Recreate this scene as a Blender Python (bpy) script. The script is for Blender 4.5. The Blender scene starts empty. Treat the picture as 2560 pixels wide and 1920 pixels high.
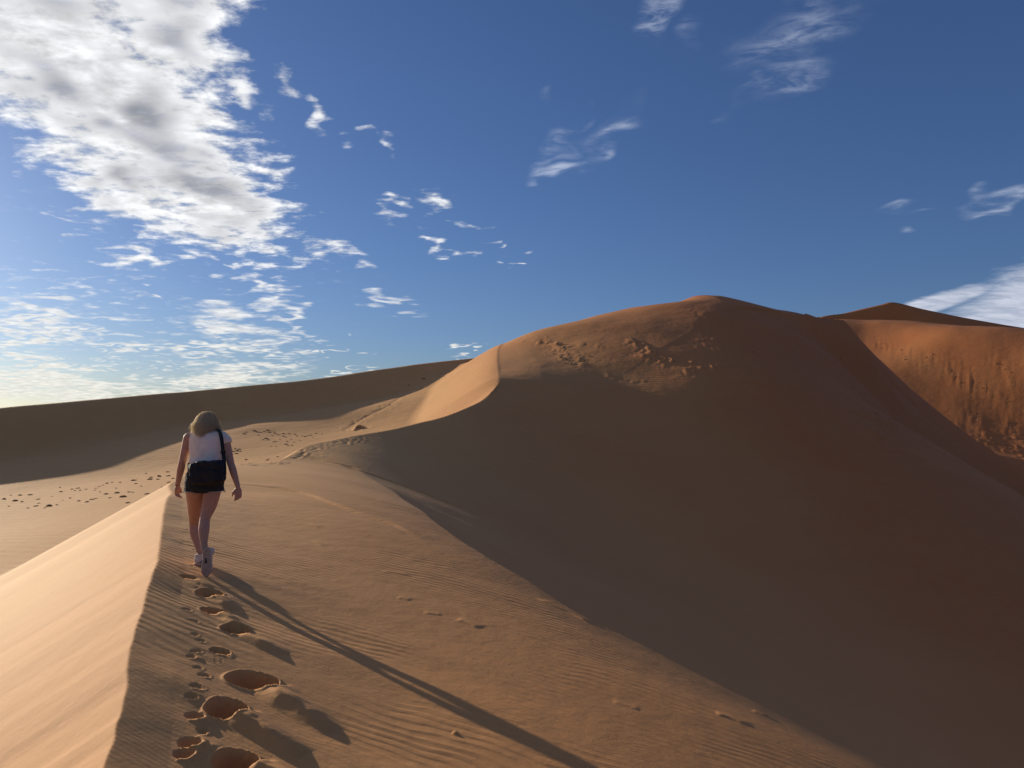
import bpy, bmesh, math, random
import numpy as np
from mathutils import Vector, Matrix, noise as mnoise

# ---------------------------------------------------------------- camera, world, sun
FAST = False
SC = bpy.context.scene
COL = SC.collection
R = math.radians
CAMH = 1.6
PITCH = math.atan(26.0/731.0)
SUN_AZ, SUN_EL = R(50), R(13)          # sun stands to the left of the view, low

cam_d = bpy.data.cameras.new('camera')
cam_d.sensor_width = 36.0
cam_d.lens = 36.0*731.0/1024.0
cam_d.clip_start = 0.1
cam_d.clip_end = 5000.0
cam = bpy.data.objects.new('camera', cam_d)
COL.objects.link(cam)
cam.location = (0, 0, CAMH)
cam.rotation_euler = (R(90)+PITCH, 0, 0)
SC.camera = cam
SC.view_settings.view_transform = 'Standard'
SC.view_settings.look = 'None'
SC.view_settings.gamma = 1.0
SC.view_settings.use_curve_mapping = False
SC.view_settings.exposure = 0.30

SUNDIR = Vector((-math.sin(SUN_AZ)*math.cos(SUN_EL), math.cos(SUN_AZ)*math.cos(SUN_EL), math.sin(SUN_EL)))
sun_d = bpy.data.lights.new('sun', 'SUN')
sun_d.energy = 4.3
sun_d.angle = R(0.55)
sun_d.color = (1.0, 0.87, 0.66)
sun = bpy.data.objects.new('sun', sun_d)
COL.objects.link(sun)
sun.rotation_euler = SUNDIR.to_track_quat('Z', 'Y').to_euler()
sun.location = SUNDIR*60

class NT:
    """small helper to write node trees"""
    def __init__(self, tree):
        self.t = tree
        tree.nodes.clear()
    def n(self, kind, **kw):
        nd = self.t.nodes.new(kind)
        for k, v in kw.items():
            setattr(nd, k, v)
        return nd
    def l(self, a, b): self.t.links.new(a, b)
    def put(self, sock, v):
        if isinstance(v, bpy.types.NodeSocket): self.l(v, sock)
        else: sock.default_value = v
    def m(self, op, a, b=0.0, c=0.0, clamp=False):
        nd = self.n('ShaderNodeMath', operation=op)
        nd.use_clamp = clamp
        for s, v in zip(nd.inputs, (a, b, c)): self.put(s, v)
        return nd.outputs[0]
    def vm(self, op, a, b=(0, 0, 0)):
        nd = self.n('ShaderNodeVectorMath', operation=op)
        self.put(nd.inputs[0], a); self.put(nd.inputs[1], b)
        return nd.outputs['Value'] if op in ('DOT_PRODUCT', 'LENGTH') else nd.outputs[0]
    def xyz(self, x, y, z):
        nd = self.n('ShaderNodeCombineXYZ')
        for s, v in zip(nd.inputs, (x, y, z)): self.put(s, v)
        return nd.outputs[0]
    def ss(self, v, a, b, o0=0.0, o1=1.0):
        nd = self.n('ShaderNodeMapRange', interpolation_type='SMOOTHSTEP')
        for s, x in zip(nd.inputs[:5], (v, a, b, o0, o1)): self.put(s, x)
        return nd.outputs[0]
    def lin(self, v, a, b, o0=0.0, o1=1.0):
        nd = self.n('ShaderNodeMapRange')
        for s, x in zip(nd.inputs[:5], (v, a, b, o0, o1)): self.put(s, x)
        return nd.outputs[0]
    def noise(self, vec, scale, detail=4.0, rough=0.5, dist=0.0, lac=2.0, color=False):
        nd = self.n('ShaderNodeTexNoise')
        nd.inputs['Scale'].default_value = scale
        nd.inputs['Detail'].default_value = detail
        nd.inputs['Roughness'].default_value = rough
        nd.inputs['Lacunarity'].default_value = lac
        nd.inputs['Distortion'].default_value = dist
        self.l(vec, nd.inputs['Vector'])
        return nd.outputs['Color'] if color else nd.outputs['Fac']
    def mix(self, f, a, b):
        nd = self.n('ShaderNodeMix', data_type='RGBA')
        self.put(nd.inputs[0], f); self.put(nd.inputs[6], a); self.put(nd.inputs[7], b)
        return nd.outputs[2]

world = bpy.data.worlds.new('World')
SC.world = world
world.use_nodes = True
W = NT(world.node_tree)
sky = W.n('ShaderNodeTexSky', sky_type='NISHITA')
sky.sun_disc = False
sky.sun_elevation = SUN_EL
sky.sun_rotation = -SUN_AZ
sky.altitude = 600
sky.air_density = 1.0
sky.dust_density = 0.8
sky.ozone_density = 1.6
SKY_GAMMA = 0.85
SKY_TINT = (.038, .0535, .088)
# clouds: patches placed by bearing and height above the horizon, broken up by noise in the plane of the cloud layer
tc = W.n('ShaderNodeTexCoord')
sep = W.n('ShaderNodeSeparateXYZ'); W.l(tc.outputs['Generated'], sep.inputs[0])
dx, dy, dz = sep.outputs
az = W.m('ARCTAN2', dx, dy)
el = W.m('ARCSINE', dz, clamp=False)
P0 = W.xyz(az, el, 0.0)                                   # radians
dzp = W.m('ADD', W.m('MAXIMUM', dz, 0.0), 0.14)
PL = W.xyz(W.m('DIVIDE', dx, dzp), W.m('DIVIDE', dy, dzp), 0.0)
rotn = W.n('ShaderNodeMapping'); W.l(PL, rotn.inputs[0])
rotn.inputs['Rotation'].default_value = (0, 0, R(-28)); rotn.inputs['Scale'].default_value = (1.0, 2.1, 1.0)
PS = rotn.outputs[0]                                      # stretched along the wind
n_big = W.noise(PL, 3.0, 2, .55, .3)
n_mid = W.noise(PS, 5.5, 5, .62, .6)
n_fine = W.noise(PL, 15.0, 5, .6, 0)
warp = W.noise(PL, 7.0, 1, .55, 0, color=True)
wv = W.vm('SCALE', W.vm('SUBTRACT', warp, (.5, .5, .5))); W.t.nodes[-1]
wnode = wv.node; wnode.inputs['Scale'].default_value = .085
P1 = W.vm('ADD', P0, wv)
def patches(lst, src=None):
    src = src or P1
    acc = None
    for (u, v, ru, rv, rot, s) in lst:
        a = (u-512)/731.0; c = (410-v)/731.0
        azm = math.atan(a); elm = math.atan(c*math.cos(azm))
        mp = W.n('ShaderNodeMapping', vector_type='TEXTURE'); W.l(src, mp.inputs[0])
        mp.inputs['Location'].default_value = (azm, elm, 0)
        mp.inputs['Rotation'].default_value = (0, 0, R(-rot))
        mp.inputs['Scale'].default_value = (ru/731.0, rv/731.0, 1)
        ln = W.vm('LENGTH', mp.outputs[0])
        m = W.m('MULTIPLY_ADD', ln, -s, s)
        acc = m if acc is None else W.m('MAXIMUM', acc, m)
    return acc
MAIN = [(60,45,140,80,10,2.0),(130,110,125,72,32,2.0),(205,185,92,52,33,1.8),(120,178,100,34,20,1.6),(165,35,50,45,30,1.6),(150,-30,80,60,0,1.8)]
PUFF_ = [(240,88,62,15,35,1.0),(215,62,32,22,25,1.0),(289,83,15,11,0,.9),(313,107,24,9,48,.9),(355,135,14,7,35,.7),(380,147,14,5,20,.6),(391,200,20,8,12,.8),(435,243,24,8,25,.9),(460,250,10,6,0,.9),
(500,248,12,4,15,.8),(522,255,14,5,25,.8),(465,220,24,6,5,.6),(430,200,20,16,0,.45),
(135,257,42,11,14,1.1),(60,228,20,6,10,.8),(200,254,20,6,5,.9),(232,268,30,8,22,.9),(325,249,52,13,9,.8),(262,285,26,9,25,.9),(278,305,26,17,20,1.1),(294,325,26,11,28,1.2),(170,297,28,6,5,.8),
(225,320,66,22,14,1.2),(205,345,56,9,-2,1.2),(268,347,50,9,0,1.1),(250,370,68,16,-3,1.3),(165,366,30,5,4,.9),(332,345,20,4,0,.9),(342,374,34,7,-8,1.1),(390,303,36,9,8,.7),
(30,308,62,12,8,1.2),(25,330,60,9,6,1.2),(112,340,36,7,6,1.0),(15,347,50,6,0,1.1),(100,348,40,3,0,.8),(80,390,170,15,3,1.5),(10,378,90,13,0,1.4),(200,388,90,8,-5,1.3),(20,406,60,4,0,1.0),(466,357,18,5,0,1.0),(70,318,90,6,4,.6),(130,362,110,4,0,.5),
(75,288,120,20,6,.28),(180,235,120,30,10,.22)]
PUFF = [p for p in PUFF_ if p[1] < 296]
LOW = [p for p in PUFF_ if p[1] >= 296]
WISP = [(655,8,30,26,-20,.95),(695,30,14,18,0,.3),(800,30,80,34,-10,.52),(790,72,60,16,-25,.5),(760,85,40,9,-28,.4),(570,130,34,9,-38,.5),(614,133,36,12,-38,.62),(555,172,36,10,-22,.95),(552,158,36,7,-35,.5),(600,140,70,18,-35,.28),
(1012,193,44,8,-10,.6),(985,208,22,7,-5,.5),(912,214,30,7,-10,.5),(545,84,14,6,-30,.25)]
BANK = [(1075,340,175,52,-13,2.2),(1200,320,190,90,-10,2.2),(935,303,60,9,-14,1.1)]
mA = W.m('MAXIMUM', patches(MAIN), W.m('SUBTRACT', 1.05, W.m('MULTIPLY', W.vm('LENGTH', W.vm('SUBTRACT', W.n('ShaderNodeTexCoord').outputs['Generated'], (-.52, -.05, .85))), 2.6))); mB = patches(PUFF); mL = patches(LOW); mC = patches(WISP); mD = patches(BANK, P0)  # includes an unseen overhead cloud patch, added for fill light
nn = W.m('ADD', W.m('MULTIPLY', W.m('SUBTRACT', n_mid, .5), 2.2), W.m('MULTIPLY', W.m('SUBTRACT', n_fine, .5), 2.3))
nA = W.m('ADD', W.m('MULTIPLY', W.m('SUBTRACT', n_big, .5), 1.2), nn)
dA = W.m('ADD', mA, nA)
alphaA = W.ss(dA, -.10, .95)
dB = W.m('ADD', W.m('SUBTRACT', mB, .22), W.m('MULTIPLY', nn, 1.1))
alphaB = W.m('MULTIPLY', W.ss(dB, -.15, 1.1), W.ss(mB, -.15, .25))
lowm = W.n('ShaderNodeMapping'); W.l(P0, lowm.inputs[0]); lowm.inputs['Scale'].default_value = (9, 62, 1); lowm.inputs['Rotation'].default_value = (0, 0, R(-2))
n_low = W.noise(lowm.outputs[0], 1.3, 5, .62, .5)
nl = W.m('ADD', W.m('MULTIPLY', W.m('SUBTRACT', n_low, .5), 3.6), W.m('MULTIPLY', W.m('SUBTRACT', n_fine, .5), .9))
alphaL = W.m('MULTIPLY', W.ss(W.m('ADD', W.m('SUBTRACT', mL, .20), nl), -.15, 1.0), W.ss(mL, -.15, .30))
alphaB = W.m('MAXIMUM', alphaB, W.m('MULTIPLY', alphaL, .9))
streak = W.n('ShaderNodeMapping'); W.l(P0, streak.inputs[0])
streak.inputs['Rotation'].default_value = (0, 0, R(-30)); streak.inputs['Scale'].default_value = (14, 60, 1)
n_st = W.noise(streak.outputs[0], 1.0, 4, .65, .8)
alphaC = W.m('MULTIPLY', W.m('MULTIPLY', W.ss(mC, 0, .8), W.ss(W.m('ADD', n_st, W.m('MULTIPLY', n_fine, .5)), .55, 1.05)), 1.15, clamp=True)
dD = W.m('ADD', mD, W.m('MULTIPLY', nn, .14))
alphaD = W.m('MULTIPLY', W.ss(dD, 0, .55), .92)
# lit rims, grey where the cloud is thick
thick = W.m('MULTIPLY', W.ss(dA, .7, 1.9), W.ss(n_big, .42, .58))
lowband = W.ss(el, R(10), R(0))
white = W.mix(lowband, (.90, .91, .93, 1), (.90, .88, .80, 1))
ctex = W.lin(n_fine, .3, .7, .62, 1.12)
colA = W.mix(thick, white, (.36, .38, .44, 1))
sh = W.ss(n_mid, .38, .62, .80, 1.0)
vA = W.vm('SCALE', colA); vA.node.inputs['Scale'].default_value = 1
W.l(W.m('MULTIPLY', W.m('MULTIPLY', ctex, sh), .95), vA.node.inputs['Scale'])
vB = W.vm('SCALE', white); W.l(W.m('MULTIPLY', W.lin(n_fine, .3, .7, .68, 1.0), .92), vB.node.inputs['Scale'])
colD = W.mix(W.ss(n_mid, .35, .65), (.36, .40, .50, 1), (.52, .55, .64, 1))
# the clear sky: the physical sky, graded deeper as the photograph's exposure shows it
skyg = W.n('ShaderNodeGamma'); W.l(sky.outputs[0], skyg.inputs[0]); skyg.inputs[1].default_value = SKY_GAMMA
tint = W.vm('MULTIPLY', skyg.outputs[0], SKY_TINT)
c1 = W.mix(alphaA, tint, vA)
c2 = W.mix(alphaB, c1, vB)
c3 = W.mix(W.m('MULTIPLY', alphaC, .62), c2, (.55, .60, .72, 1))
c4 = W.mix(alphaD, c3, colD)
bgn = W.n('ShaderNodeBackground'); W.l(c4, bgn.inputs[0]); bgn.inputs[1].default_value = 1.0
wout = W.n('ShaderNodeOutputWorld'); W.l(bgn.outputs[0], wout.inputs[0])
world.cycles.sampling_method = 'MANUAL'
world.cycles.sample_map_resolution = 256
SC.cycles.max_bounces = 4
SC.cycles.diffuse_bounces = 3

# ---------------------------------------------------------------- terrain as a height function of x, y (metres; camera stands at 0, 0)
F = 731.0
def ray(u, v):                       # direction of a photo pixel, as x/y and (z-CAMH)/y
    x = (u-512)/F; y = -(v-384)/F
    Y = math.cos(PITCH)-y*math.sin(PITCH); Z = math.sin(PITCH)+y*math.cos(PITCH)
    return x/Y, Z/Y
def at(u, v, Y):
    a, c = ray(u, v); return np.array((a*Y, Y, c*Y+CAMH))
TH0, DTH, NTH = R(-48), R(1.25), 81
RH0, DRH, NRH = math.log(1.5), 0.09, 56
SURVEY = [
-3703,-3379,-3080,-2802,-2543,-2299,-2069,-1852,-1648,-1456,-1280,-1119,-975,-846,-731,-629,-540,-463,-398,-344,-302,-270,-246,-230,-219,-211,-204,-196,-185,-172,-156,-137,-118,-98,-79,-61,-46,-34,-25,-20,-19,-20,-25,-31,-39,-47,-56,-65,-74,-83,-92,-102,-112,-122,-132,-141,
-3734,-3409,-3108,-2830,-2570,-2326,-2096,-1879,-1674,-1483,-1307,-1146,-1001,-872,-757,-654,-564,-485,-419,-364,-321,-287,-263,-245,-232,-223,-215,-205,-194,-179,-162,-143,-123,-102,-82,-63,-47,-33,-23,-17,-15,-16,-20,-26,-33,-42,-51,-61,-70,-80,-89,-99,-110,-120,-130,-141,
-3766,-3438,-3137,-2857,-2597,-2352,-2123,-1906,-1701,-1510,-1333,-1172,-1028,-898,-783,-679,-588,-508,-441,-385,-340,-305,-279,-259,-246,-235,-225,-215,-202,-187,-169,-149,-128,-106,-85,-65,-47,-32,-21,-14,-10,-11,-14,-21,-28,-37,-47,-57,-66,-76,-87,-97,-108,-118,-129,-140,
-3797,-3468,-3165,-2884,-2623,-2379,-2149,-1932,-1728,-1537,-1360,-1199,-1054,-925,-809,-704,-612,-531,-462,-405,-359,-322,-295,-274,-259,-247,-236,-224,-210,-194,-175,-155,-133,-111,-88,-67,-47,-31,-19,-10,-6,-6,-9,-15,-23,-32,-42,-52,-62,-73,-84,-94,-106,-117,-128,-139,
-3828,-3497,-3193,-2912,-2650,-2406,-2176,-1959,-1755,-1564,-1387,-1226,-1081,-952,-835,-730,-636,-554,-484,-425,-378,-340,-311,-289,-272,-259,-247,-234,-219,-201,-182,-161,-138,-115,-91,-69,-48,-30,-16,-7,-2,-1,-4,-10,-18,-27,-37,-48,-59,-69,-81,-92,-104,-115,-127,-138,
-3859,-3527,-3221,-2939,-2677,-2432,-2203,-1986,-1782,-1590,-1413,-1252,-1108,-978,-861,-755,-660,-577,-505,-445,-397,-357,-327,-303,-285,-270,-257,-243,-227,-209,-188,-166,-143,-119,-94,-70,-48,-29,-14,-4,2,4,1,-5,-13,-22,-33,-44,-55,-66,-78,-89,-102,-114,-126,-137,
-3890,-3556,-3249,-2966,-2703,-2459,-2229,-2013,-1809,-1618,-1440,-1279,-1135,-1005,-888,-781,-684,-599,-527,-466,-416,-375,-343,-318,-298,-282,-268,-253,-235,-216,-195,-172,-149,-123,-98,-72,-49,-28,-12,0,7,8,6,1,-8,-17,-28,-39,-51,-62,-75,-87,-100,-112,-125,-137,
-3921,-3585,-3277,-2993,-2730,-2485,-2256,-2040,-1836,-1645,-1467,-1306,-1162,-1032,-914,-807,-709,-622,-549,-486,-435,-393,-359,-333,-311,-294,-279,-262,-244,-223,-201,-178,-154,-128,-101,-74,-49,-27,-9,3,11,14,12,6,-2,-12,-23,-35,-47,-59,-71,-84,-98,-111,-124,-136,
-3951,-3614,-3305,-3020,-2756,-2511,-2282,-2067,-1864,-1672,-1494,-1334,-1190,-1059,-941,-833,-733,-646,-570,-507,-454,-411,-376,-347,-324,-306,-289,-272,-252,-230,-207,-184,-159,-133,-104,-76,-49,-26,-7,7,16,19,17,12,3,-7,-18,-30,-43,-55,-68,-82,-96,-109,-123,-136,
-3981,-3643,-3332,-3047,-2783,-2538,-2309,-2094,-1891,-1700,-1522,-1361,-1217,-1087,-968,-859,-758,-669,-593,-528,-474,-429,-392,-362,-337,-317,-300,-281,-260,-237,-214,-190,-165,-137,-108,-78,-50,-25,-4,11,20,24,23,17,9,-2,-13,-26,-38,-52,-65,-79,-94,-108,-122,-135,
-4011,-3671,-3360,-3073,-2809,-2564,-2335,-2121,-1919,-1727,-1549,-1389,-1245,-1115,-995,-885,-783,-692,-615,-549,-493,-447,-409,-377,-351,-329,-310,-290,-268,-244,-220,-196,-170,-142,-111,-80,-51,-24,-2,15,25,30,28,23,14,4,-8,-21,-34,-48,-62,-77,-92,-107,-121,-135,
-4041,-3699,-3387,-3100,-2835,-2590,-2362,-2148,-1946,-1756,-1577,-1417,-1273,-1143,-1023,-912,-808,-716,-637,-570,-513,-466,-426,-392,-364,-341,-321,-300,-275,-250,-226,-202,-176,-147,-115,-82,-51,-23,1,19,30,35,34,29,20,9,-3,-16,-30,-44,-59,-75,-90,-105,-120,-134,
-4070,-3728,-3414,-3126,-2861,-2616,-2388,-2175,-1974,-1784,-1605,-1446,-1302,-1171,-1051,-939,-834,-739,-660,-592,-533,-485,-443,-407,-377,-352,-331,-309,-283,-256,-232,-208,-182,-152,-119,-85,-52,-22,3,23,35,41,40,35,26,15,2,-11,-26,-41,-56,-72,-88,-104,-120,-134,
-4099,-3755,-3441,-3152,-2887,-2641,-2414,-2201,-2001,-1813,-1634,-1476,-1332,-1200,-1079,-966,-860,-763,-683,-614,-554,-504,-461,-423,-389,-363,-341,-317,-290,-262,-238,-214,-188,-158,-123,-87,-53,-21,6,27,41,47,47,41,32,20,7,-7,-21,-37,-53,-70,-86,-103,-119,-134,
-4128,-3783,-3467,-3178,-2912,-2667,-2440,-2228,-2029,-1842,-1664,-1506,-1361,-1228,-1107,-994,-886,-788,-706,-636,-574,-523,-479,-438,-402,-374,-352,-326,-297,-268,-244,-221,-195,-163,-127,-90,-53,-20,9,31,46,53,53,48,38,26,13,-1,-17,-33,-50,-67,-85,-102,-118,-134,
-4156,-3810,-3494,-3204,-2937,-2692,-2465,-2254,-2057,-1871,-1695,-1537,-1392,-1258,-1136,-1021,-912,-813,-729,-658,-595,-543,-497,-454,-415,-385,-362,-334,-303,-274,-249,-227,-201,-169,-131,-92,-54,-19,12,36,52,60,60,54,45,33,19,4,-12,-29,-47,-65,-83,-101,-118,-134,
-4184,-3837,-3520,-3229,-2962,-2717,-2491,-2280,-2084,-1900,-1727,-1568,-1422,-1288,-1164,-1049,-939,-838,-753,-681,-617,-563,-515,-470,-429,-396,-372,-342,-309,-279,-255,-234,-208,-175,-136,-95,-56,-18,15,41,58,67,67,61,51,39,25,9,-8,-25,-44,-62,-81,-100,-118,-134,
-4212,-3864,-3545,-3254,-2987,-2742,-2516,-2306,-2111,-1930,-1760,-1601,-1454,-1318,-1193,-1077,-967,-865,-777,-704,-639,-584,-534,-486,-442,-406,-382,-349,-314,-284,-261,-240,-215,-181,-140,-98,-57,-18,18,45,64,73,74,69,58,46,31,15,-3,-21,-41,-60,-80,-99,-117,-135,
-4239,-3890,-3571,-3279,-3012,-2766,-2540,-2332,-2138,-1959,-1792,-1633,-1485,-1348,-1222,-1105,-995,-892,-802,-726,-662,-605,-552,-503,-455,-416,-391,-355,-319,-288,-266,-247,-222,-187,-145,-102,-59,-17,20,51,71,81,82,76,66,53,37,20,2,-17,-37,-58,-78,-98,-117,-135,
-4266,-3916,-3596,-3303,-3036,-2790,-2565,-2357,-2164,-1987,-1823,-1663,-1515,-1377,-1250,-1133,-1022,-920,-826,-749,-685,-627,-572,-519,-469,-427,-400,-360,-323,-293,-272,-254,-230,-193,-149,-105,-61,-17,23,56,77,88,89,84,73,60,44,26,7,-13,-34,-56,-77,-97,-117,-136,
-4293,-3942,-3621,-3328,-3060,-2814,-2588,-2381,-2190,-2015,-1853,-1693,-1544,-1405,-1277,-1160,-1050,-947,-850,-772,-708,-648,-590,-535,-483,-436,-408,-365,-326,-297,-278,-261,-238,-200,-154,-109,-63,-16,26,61,84,96,98,92,81,67,51,33,12,-9,-31,-53,-76,-97,-117,-137,
-4319,-3967,-3645,-3352,-3083,-2837,-2612,-2405,-2215,-2041,-1881,-1721,-1571,-1432,-1303,-1185,-1075,-972,-874,-794,-730,-667,-607,-550,-495,-446,-414,-369,-330,-302,-284,-267,-246,-207,-159,-114,-66,-16,29,67,92,104,106,100,89,75,58,39,18,-5,-28,-51,-74,-97,-118,-137,
-4345,-3992,-3669,-3375,-3106,-2860,-2635,-2429,-2240,-2067,-1907,-1747,-1596,-1456,-1328,-1209,-1099,-995,-897,-817,-750,-685,-622,-562,-505,-454,-418,-373,-334,-307,-291,-274,-253,-213,-165,-119,-69,-17,32,72,99,112,115,109,98,84,66,46,23,-1,-25,-49,-73,-96,-118,-139,
-4370,-4016,-3693,-3398,-3129,-2883,-2658,-2452,-2263,-2091,-1932,-1772,-1620,-1480,-1350,-1232,-1122,-1016,-918,-838,-767,-700,-635,-573,-514,-461,-422,-377,-340,-314,-297,-281,-261,-220,-170,-124,-73,-17,35,78,106,121,124,118,107,93,74,53,29,4,-22,-47,-72,-96,-119,-140,
-4395,-4040,-3717,-3421,-3152,-2905,-2680,-2474,-2286,-2114,-1955,-1795,-1643,-1501,-1372,-1253,-1142,-1036,-939,-857,-783,-713,-645,-581,-521,-466,-425,-381,-346,-321,-305,-288,-268,-226,-176,-130,-77,-18,38,84,114,130,133,128,117,102,83,60,35,8,-19,-46,-71,-96,-119,-141,
-4419,-4064,-3740,-3444,-3174,-2927,-2702,-2496,-2308,-2136,-1976,-1816,-1663,-1522,-1393,-1274,-1162,-1055,-958,-873,-797,-725,-655,-589,-527,-472,-429,-386,-354,-330,-314,-297,-275,-233,-182,-137,-82,-19,41,90,122,139,143,138,127,112,92,68,41,12,-16,-44,-71,-96,-120,-143,
-4443,-4087,-3762,-3466,-3195,-2949,-2723,-2518,-2329,-2157,-1996,-1835,-1683,-1542,-1413,-1294,-1181,-1073,-975,-889,-811,-736,-664,-596,-534,-478,-434,-393,-364,-340,-325,-307,-282,-239,-190,-144,-87,-21,44,96,130,148,153,149,138,123,102,76,47,17,-13,-42,-70,-97,-121,-145,
-4466,-4110,-3785,-3488,-3217,-2970,-2744,-2538,-2350,-2177,-2014,-1853,-1702,-1562,-1433,-1313,-1198,-1089,-991,-903,-823,-746,-672,-603,-541,-485,-440,-403,-376,-354,-338,-319,-291,-246,-198,-152,-94,-23,47,102,138,158,164,160,150,134,112,84,53,21,-10,-41,-70,-97,-123,-147,
-4490,-4133,-3807,-3509,-3238,-2990,-2765,-2558,-2370,-2196,-2031,-1870,-1719,-1581,-1452,-1332,-1215,-1104,-1005,-917,-835,-757,-681,-611,-549,-494,-450,-416,-391,-369,-353,-334,-303,-257,-209,-161,-100,-25,49,108,146,167,175,172,163,147,123,93,60,25,-8,-40,-70,-98,-124,-149,
-4512,-4155,-3828,-3530,-3259,-3011,-2785,-2578,-2389,-2214,-2048,-1887,-1737,-1599,-1471,-1350,-1230,-1118,-1018,-930,-846,-768,-691,-621,-558,-505,-462,-431,-409,-388,-371,-352,-319,-274,-225,-173,-108,-27,52,114,154,177,186,184,176,160,135,103,66,30,-5,-38,-70,-99,-126,-151,
-4535,-4176,-3849,-3551,-3279,-3031,-2804,-2597,-2407,-2231,-2064,-1903,-1753,-1616,-1488,-1366,-1243,-1131,-1031,-942,-858,-779,-702,-631,-569,-518,-477,-450,-430,-410,-393,-375,-340,-296,-246,-188,-116,-31,54,119,162,187,198,198,191,175,148,112,73,34,-3,-38,-70,-100,-128,-154,
-4557,-4198,-3870,-3571,-3299,-3050,-2823,-2616,-2425,-2248,-2080,-1919,-1769,-1633,-1505,-1381,-1256,-1143,-1044,-955,-871,-791,-713,-643,-583,-534,-496,-471,-453,-435,-417,-400,-364,-321,-269,-205,-126,-34,55,124,169,197,211,213,206,190,161,122,80,38,-1,-37,-70,-101,-130,-157,
-4578,-4219,-3891,-3591,-3318,-3069,-2842,-2634,-2442,-2264,-2095,-1934,-1785,-1649,-1520,-1393,-1268,-1156,-1057,-968,-884,-803,-726,-656,-598,-553,-518,-497,-480,-463,-446,-427,-390,-347,-293,-224,-137,-38,56,129,176,206,224,229,223,207,175,133,87,42,1,-36,-71,-103,-133,-160,
-4599,-4239,-3911,-3611,-3337,-3088,-2860,-2651,-2459,-2280,-2110,-1949,-1800,-1664,-1533,-1404,-1279,-1168,-1071,-982,-897,-816,-739,-671,-616,-575,-544,-525,-509,-494,-475,-455,-418,-373,-316,-242,-149,-43,56,132,183,216,238,246,242,225,191,144,94,46,3,-36,-72,-105,-135,-164,
-4620,-4260,-3930,-3630,-3356,-3106,-2878,-2668,-2475,-2295,-2125,-1963,-1814,-1678,-1546,-1415,-1291,-1181,-1084,-996,-911,-829,-754,-688,-639,-600,-573,-556,-540,-526,-507,-485,-447,-399,-339,-260,-162,-48,55,135,188,225,253,265,262,245,207,156,102,50,4,-36,-73,-107,-138,-167,
-4640,-4279,-3950,-3649,-3374,-3124,-2895,-2685,-2491,-2310,-2139,-1977,-1828,-1691,-1558,-1426,-1302,-1194,-1098,-1010,-926,-844,-770,-709,-663,-628,-604,-587,-573,-560,-540,-515,-476,-426,-362,-279,-175,-56,52,136,193,234,268,286,284,267,224,168,109,53,5,-37,-74,-109,-142,-171,
-4660,-4299,-3969,-3667,-3392,-3141,-2912,-2702,-2507,-2325,-2154,-1991,-1842,-1705,-1569,-1436,-1314,-1208,-1113,-1025,-941,-860,-789,-732,-691,-658,-638,-621,-607,-594,-573,-546,-505,-452,-384,-296,-188,-65,47,136,197,243,284,310,308,290,242,181,116,57,6,-37,-76,-112,-145,-176,
-4680,-4318,-3987,-3685,-3410,-3159,-2929,-2717,-2522,-2340,-2168,-2006,-1855,-1717,-1579,-1447,-1327,-1222,-1128,-1041,-957,-878,-811,-759,-722,-691,-672,-655,-643,-630,-607,-578,-535,-478,-406,-314,-202,-76,40,133,200,251,299,338,335,315,262,194,124,60,6,-38,-78,-115,-149,-180,
-4699,-4337,-4005,-3703,-3427,-3175,-2945,-2733,-2537,-2354,-2182,-2020,-1869,-1728,-1590,-1459,-1340,-1236,-1144,-1057,-974,-899,-836,-788,-754,-725,-707,-692,-679,-665,-642,-610,-564,-505,-428,-332,-216,-88,31,127,201,259,315,369,364,341,282,208,132,63,6,-40,-81,-119,-153,-185,
-4718,-4355,-4023,-3721,-3444,-3192,-2961,-2748,-2552,-2369,-2196,-2034,-1883,-1740,-1601,-1471,-1354,-1251,-1160,-1074,-993,-922,-864,-819,-787,-760,-744,-728,-716,-701,-676,-642,-593,-530,-449,-350,-231,-101,20,119,202,266,330,404,396,369,304,222,140,65,6,-42,-84,-122,-158,-191,
-4737,-4373,-4041,-3738,-3461,-3208,-2976,-2763,-2566,-2383,-2210,-2048,-1897,-1752,-1613,-1484,-1368,-1267,-1177,-1092,-1014,-948,-893,-851,-821,-796,-780,-766,-754,-737,-710,-673,-622,-555,-471,-368,-246,-115,7,110,198,272,345,434,425,397,327,237,148,67,5,-44,-87,-127,-163,-196,
-4755,-4391,-4058,-3755,-3477,-3224,-2992,-2778,-2581,-2397,-2224,-2062,-1910,-1765,-1626,-1497,-1383,-1284,-1195,-1111,-1038,-976,-924,-885,-856,-833,-817,-803,-791,-773,-744,-705,-651,-580,-493,-386,-262,-130,-6,99,192,273,359,457,451,426,351,254,156,69,4,-47,-91,-131,-169,-202,
-4773,-4408,-4075,-3771,-3493,-3239,-3007,-2793,-2595,-2410,-2238,-2076,-1924,-1777,-1638,-1511,-1399,-1301,-1213,-1133,-1064,-1006,-956,-919,-891,-871,-855,-841,-828,-809,-778,-736,-679,-605,-514,-404,-278,-145,-20,90,187,277,372,475,476,455,377,271,164,71,1,-50,-95,-137,-174,-208,
-4790,-4425,-4092,-3787,-3509,-3255,-3021,-2807,-2609,-2424,-2252,-2090,-1937,-1790,-1652,-1526,-1415,-1319,-1233,-1156,-1092,-1037,-989,-954,-927,-908,-892,-879,-865,-845,-812,-766,-707,-630,-536,-423,-295,-161,-33,80,183,282,384,488,501,483,405,289,173,72,-1,-54,-100,-143,-181,-215,
-4807,-4442,-4108,-3803,-3524,-3270,-3036,-2821,-2622,-2438,-2265,-2104,-1951,-1803,-1665,-1541,-1432,-1338,-1255,-1182,-1121,-1068,-1022,-989,-964,-946,-930,-917,-902,-880,-845,-797,-734,-654,-557,-442,-312,-177,-47,72,181,288,394,496,523,509,434,308,181,72,-5,-59,-106,-149,-188,-222,
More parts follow.
